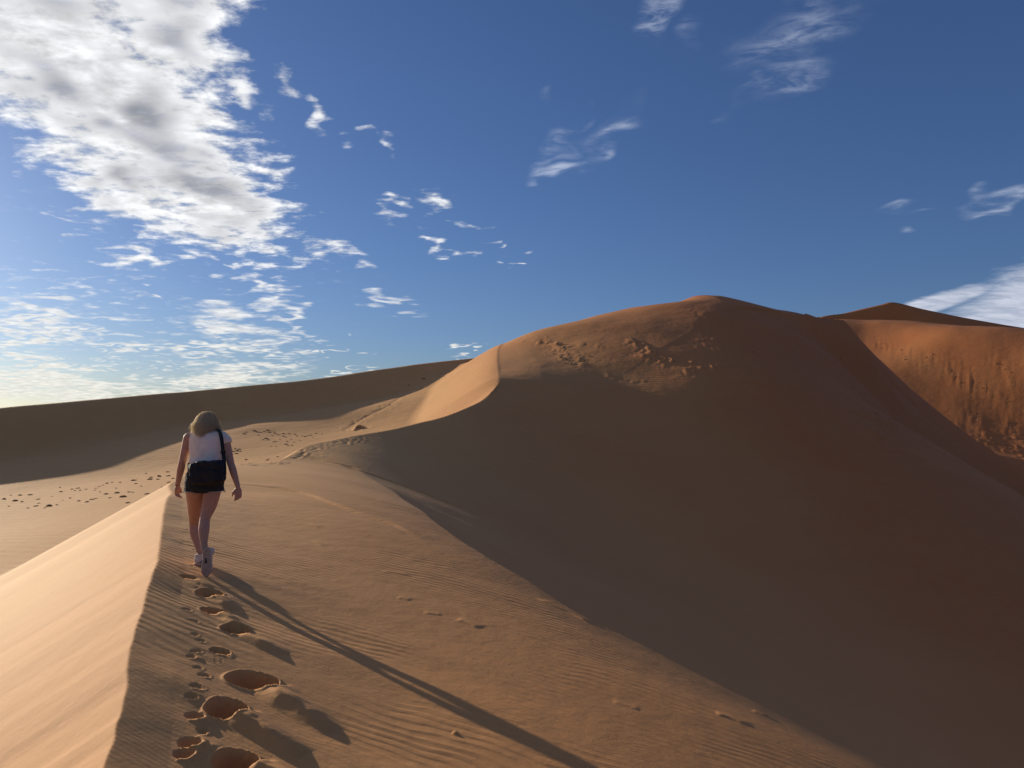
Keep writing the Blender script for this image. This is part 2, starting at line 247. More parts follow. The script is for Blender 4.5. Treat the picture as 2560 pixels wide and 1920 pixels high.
-4824,-4458,-4124,-3819,-3540,-3284,-3050,-2835,-2636,-2451,-2279,-2117,-1965,-1817,-1680,-1556,-1449,-1358,-1277,-1209,-1152,-1101,-1056,-1025,-1000,-983,-968,-955,-939,-914,-878,-827,-762,-679,-579,-461,-329,-193,-60,64,181,293,401,502,542,529,465,328,190,72,-10,-64,-112,-156,-195,-229,
-4841,-4474,-4140,-3834,-3555,-3299,-3064,-2848,-2649,-2464,-2292,-2131,-1979,-1831,-1694,-1572,-1467,-1378,-1301,-1237,-1183,-1133,-1090,-1060,-1037,-1021,-1006,-992,-975,-949,-910,-857,-789,-703,-600,-480,-347,-209,-74,57,181,297,407,505,557,545,496,349,198,71,-15,-71,-119,-164,-202,-237,
-4857,-4490,-4155,-3849,-3569,-3313,-3078,-2862,-2662,-2477,-2305,-2144,-1992,-1846,-1710,-1589,-1486,-1399,-1326,-1266,-1215,-1166,-1124,-1095,-1074,-1058,-1044,-1030,-1011,-983,-942,-887,-816,-728,-622,-500,-366,-226,-87,49,181,300,410,506,567,557,526,370,205,69,-22,-79,-128,-172,-211,-245,
-4873,-4506,-4170,-3864,-3584,-3327,-3092,-2875,-2675,-2490,-2318,-2157,-2006,-1861,-1725,-1606,-1505,-1421,-1352,-1296,-1247,-1199,-1158,-1131,-1110,-1096,-1082,-1067,-1046,-1016,-974,-916,-843,-752,-644,-520,-384,-243,-101,42,181,302,412,506,573,571,553,391,212,65,-29,-88,-137,-181,-219,-253,
-4888,-4521,-4185,-3878,-3598,-3341,-3105,-2888,-2688,-2503,-2331,-2171,-2020,-1876,-1741,-1623,-1524,-1444,-1379,-1327,-1279,-1233,-1193,-1166,-1147,-1133,-1119,-1103,-1082,-1050,-1005,-945,-869,-776,-666,-540,-403,-261,-115,34,180,302,411,505,576,589,575,411,218,61,-38,-98,-147,-190,-228,-262,
-4904,-4536,-4200,-3893,-3612,-3354,-3118,-2901,-2701,-2516,-2344,-2184,-2034,-1891,-1757,-1641,-1545,-1467,-1407,-1358,-1311,-1265,-1227,-1201,-1183,-1169,-1156,-1140,-1116,-1083,-1036,-974,-896,-800,-688,-561,-423,-279,-131,23,174,299,408,503,575,603,587,428,222,56,-47,-109,-158,-200,-238,-271,
-4919,-4551,-4214,-3907,-3626,-3368,-3132,-2914,-2714,-2529,-2357,-2197,-2047,-1906,-1774,-1659,-1565,-1491,-1435,-1389,-1344,-1298,-1261,-1236,-1219,-1206,-1192,-1176,-1151,-1115,-1067,-1003,-922,-824,-710,-581,-443,-298,-148,9,162,290,400,495,568,600,584,442,225,49,-57,-120,-169,-211,-248,-280,
-4934,-4565,-4229,-3921,-3639,-3381,-3145,-2927,-2727,-2541,-2370,-2210,-2061,-1921,-1791,-1677,-1586,-1516,-1465,-1421,-1376,-1331,-1295,-1271,-1255,-1242,-1228,-1211,-1185,-1148,-1097,-1031,-948,-848,-732,-603,-463,-317,-166,-8,145,273,383,478,554,582,567,454,227,41,-69,-132,-181,-222,-258,-290,
-4948,-4580,-4243,-3934,-3653,-3394,-3157,-2940,-2739,-2554,-2383,-2224,-2075,-1937,-1808,-1696,-1607,-1541,-1494,-1452,-1408,-1364,-1329,-1306,-1290,-1278,-1264,-1246,-1218,-1180,-1127,-1059,-974,-872,-755,-624,-484,-338,-186,-27,124,250,356,452,531,558,545,463,225,32,-81,-145,-193,-234,-269,-300,
-4963,-4594,-4256,-3948,-3666,-3407,-3170,-2952,-2752,-2567,-2395,-2237,-2089,-1952,-1826,-1716,-1629,-1568,-1524,-1483,-1439,-1396,-1362,-1340,-1325,-1313,-1299,-1280,-1252,-1211,-1157,-1087,-1000,-896,-777,-646,-505,-359,-207,-49,98,220,321,416,499,535,525,468,220,21,-94,-158,-206,-246,-280,-310,
-4977,-4608,-4270,-3961,-3679,-3420,-3183,-2965,-2764,-2579,-2408,-2250,-2104,-1968,-1844,-1735,-1651,-1594,-1554,-1515,-1471,-1428,-1394,-1374,-1360,-1348,-1333,-1314,-1284,-1242,-1186,-1115,-1026,-921,-800,-668,-527,-381,-229,-73,69,184,278,370,456,510,509,467,210,8,-107,-172,-219,-258,-291,-320,
-4991,-4621,-4284,-3975,-3692,-3433,-3195,-2977,-2776,-2592,-2421,-2264,-2118,-1984,-1862,-1755,-1674,-1621,-1584,-1545,-1502,-1459,-1427,-1407,-1394,-1382,-1368,-1347,-1317,-1273,-1215,-1142,-1051,-945,-823,-690,-549,-403,-253,-100,37,144,229,316,401,474,490,455,194,-8,-122,-186,-233,-271,-303,-331,
-5005,-4635,-4297,-3988,-3705,-3445,-3208,-2989,-2789,-2604,-2434,-2277,-2133,-2000,-1880,-1776,-1696,-1648,-1613,-1576,-1533,-1490,-1459,-1440,-1427,-1416,-1401,-1380,-1349,-1304,-1244,-1170,-1077,-969,-846,-713,-572,-427,-278,-129,1,99,174,252,331,418,452,424,170,-25,-137,-202,-248,-284,-315,-342,
-5018,-4648,-4310,-4001,-3717,-3458,-3220,-3002,-2801,-2617,-2447,-2291,-2147,-2016,-1898,-1796,-1719,-1675,-1643,-1606,-1563,-1520,-1490,-1473,-1460,-1450,-1434,-1412,-1380,-1334,-1273,-1197,-1103,-993,-870,-736,-596,-451,-304,-159,-36,50,114,178,243,335,378,370,139,-45,-153,-217,-262,-297,-327,-353,
-5032,-4662,-4323,-4013,-3730,-3470,-3232,-3014,-2813,-2629,-2460,-2304,-2162,-2033,-1917,-1817,-1743,-1702,-1671,-1635,-1593,-1550,-1521,-1504,-1493,-1482,-1466,-1444,-1411,-1364,-1301,-1223,-1128,-1017,-893,-760,-620,-476,-332,-192,-76,-1,49,93,134,216,277,298,101,-67,-171,-234,-277,-311,-339,-364,
-5045,-4675,-4336,-4026,-3742,-3483,-3245,-3026,-2826,-2642,-2473,-2318,-2177,-2049,-1936,-1839,-1768,-1729,-1699,-1664,-1622,-1579,-1552,-1536,-1525,-1514,-1498,-1475,-1441,-1393,-1329,-1250,-1153,-1042,-917,-784,-645,-503,-361,-226,-117,-56,-21,-3,10,87,174,217,57,-92,-190,-251,-293,-325,-352,-376,
-5058,-4688,-4349,-4039,-3755,-3495,-3257,-3038,-2838,-2654,-2486,-2332,-2192,-2066,-1955,-1861,-1793,-1754,-1726,-1692,-1650,-1608,-1582,-1566,-1556,-1546,-1530,-1506,-1471,-1422,-1357,-1277,-1179,-1066,-941,-808,-670,-530,-391,-261,-160,-113,-93,-105,-110,-39,73,132,10,-120,-210,-268,-309,-340,-365,-387,
-5071,-4700,-4361,-4051,-3767,-3507,-3269,-3050,-2850,-2667,-2499,-2346,-2207,-2083,-1974,-1883,-1817,-1779,-1751,-1718,-1678,-1636,-1611,-1597,-1587,-1577,-1560,-1536,-1500,-1450,-1385,-1303,-1204,-1090,-966,-833,-696,-558,-423,-299,-204,-171,-167,-204,-221,-151,-24,47,-40,-150,-232,-287,-325,-355,-379,-399,
-5084,-4713,-4374,-4064,-3779,-3519,-3281,-3063,-2863,-2680,-2512,-2360,-2223,-2100,-1994,-1906,-1842,-1804,-1776,-1743,-1703,-1663,-1640,-1627,-1617,-1607,-1590,-1565,-1529,-1478,-1412,-1329,-1229,-1115,-990,-858,-723,-588,-457,-338,-249,-230,-242,-298,-320,-249,-116,-37,-92,-181,-255,-306,-342,-370,-392,-411,
-5097,-4726,-4386,-4076,-3792,-3531,-3293,-3075,-2875,-2692,-2526,-2375,-2238,-2118,-2013,-1928,-1866,-1828,-1799,-1766,-1727,-1687,-1668,-1656,-1646,-1636,-1619,-1594,-1557,-1506,-1439,-1355,-1254,-1140,-1015,-884,-750,-618,-491,-378,-295,-289,-316,-385,-408,-337,-203,-118,-145,-215,-279,-326,-360,-386,-406,-424,
-5110,-4739,-4399,-4088,-3804,-3543,-3305,-3087,-2887,-2705,-2539,-2389,-2254,-2135,-2033,-1950,-1890,-1851,-1821,-1788,-1749,-1711,-1694,-1684,-1675,-1665,-1648,-1623,-1585,-1533,-1465,-1380,-1279,-1164,-1040,-910,-778,-649,-527,-420,-343,-347,-388,-464,-487,-417,-285,-195,-200,-251,-305,-347,-378,-402,-420,-436,
-5123,-4751,-4411,-4100,-3816,-3555,-3317,-3099,-2899,-2718,-2552,-2403,-2270,-2153,-2053,-1972,-1913,-1873,-1843,-1810,-1771,-1734,-1720,-1712,-1703,-1693,-1676,-1650,-1612,-1560,-1491,-1406,-1304,-1189,-1065,-937,-807,-681,-564,-464,-394,-403,-458,-536,-558,-490,-362,-269,-254,-288,-332,-369,-397,-418,-435,-449,
-5135,-4764,-4424,-4113,-3828,-3567,-3329,-3111,-2912,-2730,-2566,-2418,-2286,-2170,-2072,-1994,-1936,-1896,-1864,-1831,-1793,-1758,-1746,-1739,-1731,-1721,-1704,-1677,-1639,-1586,-1517,-1431,-1329,-1214,-1091,-964,-836,-714,-602,-508,-447,-459,-524,-603,-623,-557,-435,-340,-310,-327,-361,-392,-416,-435,-450,-462,
-5148,-4776,-4436,-4125,-3840,-3579,-3341,-3123,-2924,-2743,-2580,-2432,-2302,-2188,-2092,-2015,-1958,-1918,-1885,-1852,-1815,-1783,-1772,-1765,-1758,-1748,-1731,-1704,-1665,-1612,-1542,-1456,-1353,-1239,-1117,-991,-866,-747,-641,-554,-501,-515,-586,-664,-683,-620,-503,-408,-365,-368,-392,-416,-436,-452,-465,-475,
-5161,-4789,-4448,-4137,-3852,-3591,-3353,-3135,-2937,-2756,-2593,-2447,-2318,-2206,-2112,-2036,-1980,-1939,-1906,-1873,-1838,-1809,-1797,-1791,-1785,-1774,-1757,-1731,-1691,-1637,-1567,-1480,-1378,-1264,-1143,-1019,-897,-782,-680,-600,-556,-573,-647,-722,-740,-680,-569,-472,-420,-410,-423,-441,-457,-469,-480,-489,
-5173,-4801,-4461,-4149,-3864,-3603,-3365,-3147,-2949,-2769,-2607,-2462,-2334,-2223,-2131,-2057,-2002,-1960,-1927,-1894,-1861,-1834,-1823,-1817,-1811,-1801,-1784,-1756,-1717,-1662,-1591,-1505,-1403,-1289,-1169,-1047,-928,-817,-721,-648,-611,-632,-706,-777,-794,-738,-631,-535,-474,-453,-456,-467,-478,-487,-495,-502,
-5186,-4814,-4473,-4161,-3876,-3615,-3377,-3159,-2961,-2782,-2621,-2476,-2350,-2241,-2150,-2078,-2023,-1981,-1947,-1915,-1884,-1859,-1848,-1843,-1837,-1827,-1809,-1782,-1742,-1687,-1616,-1529,-1427,-1314,-1196,-1076,-959,-852,-761,-695,-666,-690,-763,-831,-846,-793,-692,-596,-529,-496,-490,-493,-500,-506,-511,-516,
-5199,-4826,-4485,-4173,-3888,-3627,-3389,-3171,-2974,-2795,-2634,-2491,-2366,-2259,-2170,-2098,-2044,-2002,-1968,-1936,-1907,-1884,-1873,-1868,-1862,-1852,-1835,-1807,-1767,-1711,-1640,-1553,-1451,-1340,-1222,-1104,-991,-888,-803,-743,-721,-749,-818,-882,-897,-847,-752,-655,-582,-541,-524,-521,-522,-525,-527,-530,
-5212,-4839,-4498,-4185,-3900,-3639,-3401,-3184,-2986,-2808,-2648,-2506,-2382,-2276,-2189,-2119,-2064,-2023,-1988,-1958,-1930,-1909,-1899,-1893,-1888,-1878,-1860,-1832,-1791,-1735,-1664,-1577,-1476,-1365,-1249,-1134,-1023,-925,-845,-792,-776,-806,-873,-933,-947,-900,-809,-713,-635,-585,-560,-549,-545,-544,-544,-544,
-5225,-4851,-4510,-4197,-3912,-3651,-3413,-3196,-2999,-2821,-2662,-2521,-2398,-2294,-2208,-2139,-2085,-2043,-2009,-1979,-1953,-1933,-1924,-1918,-1913,-1903,-1885,-1857,-1816,-1760,-1688,-1601,-1500,-1391,-1276,-1163,-1056,-961,-887,-840,-830,-863,-927,-983,-996,-951,-865,-769,-687,-629,-595,-577,-568,-563,-560,-558,
-5238,-4864,-4522,-4209,-3924,-3663,-3425,-3208,-3012,-2834,-2676,-2536,-2414,-2312,-2227,-2159,-2105,-2064,-2030,-2000,-1976,-1958,-1948,-1943,-1938,-1928,-1910,-1882,-1840,-1783,-1712,-1625,-1525,-1416,-1304,-1192,-1089,-998,-929,-889,-884,-919,-981,-1033,-1045,-1003,-920,-824,-738,-673,-631,-606,-592,-583,-577,-573,
-5251,-4877,-4534,-4222,-3936,-3675,-3437,-3220,-3024,-2848,-2690,-2551,-2431,-2329,-2245,-2178,-2126,-2084,-2050,-2022,-1998,-1982,-1973,-1968,-1963,-1953,-1935,-1906,-1864,-1807,-1735,-1649,-1549,-1442,-1331,-1222,-1122,-1036,-972,-937,-938,-974,-1034,-1083,-1093,-1053,-974,-879,-789,-717,-668,-636,-616,-603,-594,-587,
-5265,-4890,-4547,-4234,-3947,-3686,-3449,-3232,-3037,-2861,-2704,-2566,-2447,-2347,-2264,-2198,-2146,-2104,-2071,-2043,-2021,-2006,-1998,-1993,-1988,-1978,-1960,-1931,-1888,-1831,-1759,-1672,-1574,-1468,-1359,-1252,-1155,-1073,-1014,-985,-991,-1029,-1086,-1132,-1142,-1104,-1027,-932,-839,-761,-704,-666,-640,-623,-611,-602,
-5278,-4902,-4559,-4246,-3959,-3698,-3461,-3245,-3049,-2874,-2718,-2581,-2463,-2364,-2283,-2217,-2166,-2125,-2092,-2065,-2044,-2030,-2022,-2018,-2013,-2003,-1984,-1955,-1912,-1855,-1783,-1696,-1599,-1494,-1386,-1282,-1188,-1111,-1057,-1033,-1043,-1083,-1138,-1182,-1190,-1154,-1079,-984,-888,-805,-741,-695,-664,-643,-628,-617,
-5292,-4915,-4572,-4258,-3971,-3710,-3473,-3257,-3062,-2887,-2732,-2596,-2479,-2382,-2301,-2237,-2186,-2145,-2112,-2086,-2067,-2054,-2047,-2043,-2037,-2027,-2009,-1979,-1936,-1879,-1806,-1720,-1623,-1519,-1414,-1312,-1222,-1149,-1100,-1082,-1095,-1137,-1190,-1231,-1239,-1204,-1131,-1037,-937,-848,-778,-725,-689,-664,-646,-632,
-5305,-4928,-4584,-4270,-3983,-3722,-3485,-3269,-3075,-2900,-2746,-2611,-2496,-2399,-2320,-2256,-2206,-2165,-2133,-2108,-2090,-2078,-2071,-2067,-2062,-2052,-2033,-2004,-1960,-1903,-1830,-1744,-1648,-1545,-1441,-1342,-1255,-1186,-1143,-1129,-1148,-1190,-1242,-1281,-1288,-1254,-1184,-1089,-987,-892,-814,-756,-714,-684,-663,-647,
]                                    # rise over distance (x4000) seen from eye height, one row per bearing, one column per range
ZT = np.array(SURVEY, float).reshape(NTH, NRH)/4000.0*np.exp(RH0+DRH*np.arange(NRH)) + CAMH

SURVEY_FAR = [
-1228,-1042,-872,-716,-573,-443,-324,-218,-123,-42,37,135,254,359,433,461,467,
-1258,-1069,-897,-739,-594,-462,-342,-233,-138,-57,19,119,247,356,435,460,461,
-1288,-1097,-922,-762,-615,-481,-359,-249,-152,-72,1,102,239,353,437,459,456,
-1318,-1124,-947,-785,-636,-501,-377,-265,-167,-86,-18,85,232,350,440,459,452,
-1348,-1152,-972,-808,-657,-520,-394,-281,-181,-101,-36,68,226,345,443,459,448,
-1378,-1179,-997,-831,-678,-539,-412,-297,-196,-115,-54,50,220,338,445,460,446,
-1408,-1207,-1022,-854,-700,-559,-430,-313,-211,-129,-71,34,214,329,446,460,445,
-1438,-1234,-1047,-877,-721,-578,-448,-330,-226,-144,-87,21,207,318,443,454,440,
-1468,-1261,-1072,-900,-742,-597,-466,-347,-243,-161,-100,13,205,315,435,446,431,
-1498,-1289,-1098,-923,-763,-617,-484,-363,-260,-175,-111,8,205,319,439,437,421,
-1528,-1316,-1123,-945,-784,-636,-502,-380,-275,-188,-122,4,205,335,435,425,410,
-1558,-1344,-1148,-968,-805,-655,-519,-396,-289,-195,-134,-3,206,360,422,411,398,
-1588,-1371,-1173,-991,-826,-675,-537,-413,-302,-204,-148,-10,207,377,405,396,386,
-1618,-1398,-1198,-1014,-846,-694,-555,-429,-317,-217,-161,-18,209,382,391,381,374,
-1648,-1426,-1222,-1037,-867,-713,-572,-446,-333,-228,-174,-28,211,382,378,366,363,
-1678,-1453,-1247,-1059,-888,-731,-590,-463,-348,-242,-187,-38,212,375,364,353,351,
-1708,-1480,-1272,-1082,-908,-750,-606,-478,-359,-256,-200,-49,220,360,348,340,340,
-1738,-1508,-1297,-1105,-929,-768,-623,-491,-366,-265,-202,-40,264,335,332,328,330,
-1768,-1535,-1322,-1127,-949,-786,-638,-503,-374,-272,-196,-21,304,313,316,317,320,
-1797,-1562,-1347,-1149,-969,-804,-653,-515,-383,-278,-186,1,313,302,304,308,311,
-1827,-1589,-1371,-1172,-989,-822,-668,-526,-391,-281,-174,21,307,295,294,299,303,
-1857,-1616,-1396,-1194,-1009,-839,-683,-537,-400,-282,-160,38,293,291,287,291,295,
-1887,-1643,-1420,-1216,-1029,-856,-697,-548,-407,-282,-148,51,277,287,282,285,288,
-1917,-1671,-1445,-1238,-1048,-873,-711,-559,-414,-282,-136,60,260,282,278,279,282,
-1946,-1698,-1470,-1260,-1068,-890,-725,-569,-421,-280,-126,65,244,277,275,274,276,
-1976,-1725,-1494,-1282,-1087,-907,-738,-579,-427,-279,-117,69,230,271,271,270,270,
-2006,-1752,-1519,-1304,-1107,-923,-752,-589,-432,-277,-110,71,218,264,268,266,265,
-2036,-1779,-1543,-1326,-1126,-940,-765,-598,-437,-276,-105,71,208,258,264,262,260,
-2066,-1806,-1567,-1348,-1145,-956,-778,-608,-442,-274,-100,71,198,251,260,258,255,
-2095,-1833,-1592,-1370,-1164,-973,-792,-618,-447,-273,-95,71,189,245,256,254,251,
]                                    # the same for the added lit dune, bearings from row 51, ranges from column 39
IB, JB = 51, 39
ZF = np.array(SURVEY_FAR, float).reshape(NTH-IB, NRH-JB)/4000.0*np.exp(RH0+DRH*np.arange(JB, NRH)) + CAMH

def cubic_w(t):                      # Catmull-Rom / B-spline blend weights
    cr = np.stack([-.5*t+t*t-.5*t**3, 1-2.5*t*t+1.5*t**3, .5*t+2*t*t-1.5*t**3, -.5*t*t+.5*t**3])
    bs = np.stack([(1-t)**3, 3*t**3-6*t*t+4, -3*t**3+3*t*t+3*t+1, t**3])/6.0
    return .5*cr+.5*bs
def near_path(path, x, y, chunk=40000):
    """distance to a polyline, side (+ = right of it) and nearest point"""
    h = path[:, 2] if path.shape[1] > 2 else np.zeros(len(path))
    path = path[:, :2]; a = path[:-1]; d = path[1:]-a; L2 = (d**2).sum(1)
    dist = np.empty(x.size); side = np.empty(x.size); q = np.empty((x.size, 3))
    for c in range(0, x.size, chunk):
        px = x[c:c+chunk, None]; py = y[c:c+chunk, None]
        t = np.clip(((px-a[:, 0])*d[:, 0]+(py-a[:, 1])*d[:, 1])/L2, 0, 1)
        qx = a[:, 0]+t*d[:, 0]; qy = a[:, 1]+t*d[:, 1]
        D = (px-qx)**2+(py-qy)**2
        k = D.argmin(1); ii = np.arange(k.size); tt = t[ii, k]
        q[c:c+chunk, 2] = h[k]*(1-tt)+h[k+1]*tt
        qx = qx[ii, k]; qy = qy[ii, k]
        dist[c:c+chunk] = np.sqrt(D[ii, k]); q[c:c+chunk, 0] = qx; q[c:c+chunk, 1] = qy
        side[c:c+chunk] = np.where((x[c:c+chunk]-qx)*d[k, 1]-(y[c:c+chunk]-qy)*d[k, 0] >= 0, 1, -1)
    return dist, side, q

BACK_PX = [(600,315,80),(625.6,309,82),(657,306.6,84),(677.5,303,84.5),(695,296.5,85),(705,295.6,85),(720.5,296.5,85),(740,302,85),(760,309,85),(792,313,86),(821,316.5,88),(838,320,86),(849,332,83),(856,352,78),(861,378,73),(874,405,68),(903,432,62),(950,462,56),(1000,490,50),(1060,520,45)]
BACK = np.array([at(*p) for p in BACK_PX])
for k in range(10, len(BACK)): BACK[k, 0] += (1.1, -1.0, .8, -1.2, 1.3, -1.0, .9, -.8, 1.0)[k % 9]*.9
def smooth_path(pts, n):
    pts = np.array(pts, float); out = []
    for k in range(len(pts)-1):
        p0 = pts[max(k-1, 0)]; p1 = pts[k]; p2 = pts[k+1]; p3 = pts[min(k+2, len(pts)-1)]
        for t in np.arange(n)/n:
            out.append(.5*(2*p1+(p2-p0)*t+(2*p0-5*p1+4*p2-p3)*t*t+(3*p1-p0-3*p2+p3)*t**3))
    out.append(pts[-1]); return np.array(out)
BREAK = smooth_path(np.array([(-12.5, 45.0), (-4.22, 22.76), (-2.53, 17.34), (-1.29, 13.37), (-0.49, 11.26), (0.29, 9.79), (0.89, 8.68), (1.41, 8.18), (1.84, 7.64), (2.18, 7.25), (2.5, 6.94), (2.81, 6.56), (3.17, 6.38), (3.41, 6.08), (5.61, 5.38), (8.91, 1.58)], float), 4)
def surveyed(x, y):
    r = np.hypot(x, y); th = np.arctan2(x, y)
    i = np.clip((th-TH0)/DTH, 1, NTH-2.001); j = np.clip((np.log(np.maximum(r, 1e-3))-RH0)/DRH, 1, NRH-2.001)
    i0 = i.astype(int); j0 = j.astype(int)
    wi = cubic_w(i-i0); wj = cubic_w(j-j0)
    z = np.zeros_like(x)
    for a in range(4):
        for b in range(4):
            z += wi[a]*wj[b]*ZT[i0-1+a, j0-1+b]
    return z
def right_flank(x, y):
    r = np.hypot(x, y); th = np.arctan2(x, y)
    z = surveyed(x, y)
    # lee face behind the crest of the big dune
    big = np.where((x > -5) & (y > 30) & (r < 230))[0] if x.ndim == 1 else None
    if big is not None and big.size:
        dd, sd, qq = near_path(BACK, x[big], y[big])
        lim = qq[:, 2]-np.where(qq[:, 1] < 84, .68, .58)*np.maximum(dd-.3, 0)
        z[big] = z[big]+(qq[:, 2]-surveyed(qq[:, 0], qq[:, 1]))*np.exp(-dd/5.0)
        zz = z[big]; k = np.where(sd < 0, np.minimum(zz, np.maximum(lim, -8)), zz)
        z[big] = k
    # a break of slope runs down the near flank: steeper beyond it
    brk = np.where((x > -14) & (x < 16) & (y > -2) & (y < 34))[0] if x.ndim == 1 else None
    if brk is not None and brk.size:
        dd, sd, qq = near_path(BREAK, x[brk], y[brk])
        k = np.clip((30-qq[:, 1])/14, 0, 1)
        z[brk] += np.where(sd < 0, -.24*(1-np.exp(-dd/1.1))*np.exp(-dd/9.0), 0)*k
    # the lit upper right face, put in as an added dune the sun reaches
    i = np.clip((th-TH0)/DTH-IB, 1, NTH-IB-2.001); j = np.clip((np.log(np.maximum(r, 1e-3))-RH0)/DRH-JB, 1, NRH-JB-2.001)
    i0 = i.astype(int); j0 = j.astype(int)
    wi = cubic_w(i-i0); wj = cubic_w(j-j0)
    zb = np.zeros_like(x)
    for a in range(4):
        for b in range(4):
            zb += wi[a]*wj[b]*ZF[i0-1+a, j0-1+b]
    zb = zb-np.clip(R(23.7)-th, 0, .3)*r*3-np.clip(66-r, 0, 99)*.8-np.where(np.abs(th) > R(70), 60, 0)
    h = np.clip(.5+.5*(z-zb)/.8, 0, 1)
    z = zb*(1-h)+z*h+.8*h*(1-h)
    # behind and beside the camera: the ridge goes on, its flank falling to the right
    xb = -.42*y-.4
    base = -.02-.24*np.clip(x-xb, -3, 14)-.12*np.clip(x-xb-14, 0, 50)
    base = np.maximum(base, -7.0)
    w = np.clip((np.abs(th-R(2))-R(46))/R(22), 0, 1); w = w*w*(3-2*w)
    z = z*(1-w)+base*w
    w0 = np.clip((r-1.0)/2.0, 0, 1); w0 = w0*w0*(3-2*w0)
    z = base*(1-w0)+z*w0
    far = np.clip((r-190)/150, 0, 1); far = far*far*(3-2*far)
    return z*(1-far)+(-4.0)*far

BRINK_PX = [(105.5,768,3.27),(114,736,3.6),(125,694,4.12),(130,648,4.85),(147,593,6.1),(157,560,7.4),(160.6,537,8.7),(165,505,11.5),(171,493,13.5),(176,481,16),
(231,465,22),(265,463,24.5),(279,461,26),(294,453,28.5),(304,446,30.5),(320,443,32.5),(356,436.5,36),(383,431,38),(418,424,40.5),(441,416,42),(463,409,44),(484,399,46.5),(496,389,49),(501,383,51.5),(500.5,371,56),(499,357,64),(503,345,72)]
bp = [(14,-34),(5,-13),(1.6,-5.5),(.25,-1.5),(-.45,.4),(-1.25,2.05)]+[tuple(at(*p)[:2]) for p in BRINK_PX]+[(1.5,86),(5,105),(14,150)]
BR = smooth_path(bp, 6)
for k in range(len(BR)):            # the wind has nibbled the crest line
    s = BR[k]
    if 0 < s[1] < 30: BR[k, 0] += .024*mnoise.noise(Vector((s[1]*1.7, 3.1, 0)))+.012*mnoise.noise(Vector((s[1]*5.5, 8.1, 0)))

FLOOR_PX = [(0,573,17.5),(0,530,24),(0,493,33),(29,560,17.5),(101,520,22),(159,488.6,30),(58,485,35),(116,478,38),(174,466,41),(231,464,38),(231,440,46),(237,428,52),(265,455,42),(267,420.6,56),
(290,440,50),(325,412,60),(340,430,56),(369,400,66),(398,406,71),(405,386,71),(440,375,75),(441,371.5,76),(476,362,77)]
fp = np.array([at(*p) for p in FLOOR_PX]+[(-20,63,1.0),(-27,60,.3),(-9,9,-2.3),(-6,3,-2.0),(-5,-4,-2.3),(-10,-20,-2.6),(-30,0,-2.8),(-60,0,-3.0),(-60,60,-2.5),(-45,30,-2.5),(-30,-40,-3),(0,-60,-3.0),(10,90,4),(-40,90,-1),(-120,20,-3),(0,150,-3),(-100,150,-3)])
def rbf_fit(p, lam=1e-3):
    X = p[:, :2]; n = len(X)
    def ker(d2): return .5*d2*np.log(d2+1e-9)
    K = ker(((X[:, None]-X[None])**2).sum(2))+lam*50*np.eye(n)
    Pm = np.c_[np.ones(n), X]
    M = np.block([[K, Pm], [Pm.T, np.zeros((3, 3))]])
    w = np.linalg.solve(M, np.r_[p[:, 2], 0, 0, 0])
    def ev(x, y):
        out = w[n]+w[n+1]*x+w[n+2]*y
        for k in range(n): out = out+w[k]*ker((x-X[k, 0])**2+(y-X[k, 1])**2)
        return out
    return ev
floor_f = rbf_fit(fp, 1.0)
LEFTCREST_PX = [(-260,452,36),(-120,422,43),(0,408,49),(56,403,52.6),(155,394.4,60),(190,391.5,63.5),(258,385,67),(320,378.6,71.5),(371,371,75),(427,363.5,78),(476,358,81),(520,352,86)]
lc = np.array([(-70,18,.2)]+[tuple(at(*p)) for p in LEFTCREST_PX]+[(20,108,9)])
LC = smooth_path(lc, 5)

def smax(a, b, k):
    h = np.clip(.5+.5*(a-b)/k, 0, 1)
    return b*(1-h)+a*h+k*h*(1-h)
def ground_parts(x, y):
    sh = x.shape; x = x.ravel().astype(float); y = y.ravel().astype(float)
    dist, side, q = near_path(BR, x, y)
    A = right_flank(x, y)
    # high on the crest the flank is lifted to meet the bright face behind it
    hi = np.where((q[:, 1] > 49) & (q[:, 1] < 72) & (dist < 25))[0]
    lift = np.zeros_like(x)
    if hi.size:
        qx, qy = q[hi, 0], q[hi, 1]
        fq = np.minimum(.55*qx+.2*qy-7.7+CAMH, 5.75+CAMH-.25*(qy-74)-.1*np.clip(qx+1, 0, 99))
        lift[hi] = np.maximum(fq-right_flank(qx, qy), 0)*np.clip((qy-49)/3, 0, 1)*np.clip((71-qy)/9, 0, 1)
    A = A+lift*np.exp(-dist/5.0)
    z = A.copy()
    L = np.where(side < 0)[0]
    if L.size:
        xl, yl, dl = x[L], y[L], dist[L]
        Aq = right_flank(q[L, 0], q[L, 1])+lift[L]
        slip = Aq-.575*dl
        far = (.55*xl+.2*yl-7.7+CAMH)
        ok = np.clip((yl-40)/8, 0, 1)
        far = np.minimum(far, 5.75+CAMH-.25*(yl-74)-.1*np.clip(xl+1, 0, 99))
        far = np.where(yl > 40, far, -50)
        near_q = np.clip((q[L, 1]-48)/4, 0, 1)
        farc = far+(Aq-far)*np.exp(-dl/1.5)*near_q
        fl = np.clip(floor_f(xl, yl), -6, 9)
        d2, s2, q2 = near_path(LC, xl, yl)
        zc = q2[:, 2]
        d2 = np.sqrt(d2*d2+.8)-.9
        dune = np.where(s2 > 0, zc-.60*d2, zc-.22*d2)
        dune = np.maximum(dune, -8)-np.clip(xl, 0, 99)*.5
        C = smax(fl, dune, .9)
        Z = smax(smax(slip, C, .12), farc, .25)
        Z = np.minimum(Z, np.where(dl < 3, np.maximum(Aq, farc)+.05*dl, 99))
        z[L] = Z
    return z.reshape(sh), dist.reshape(sh), side.reshape(sh)
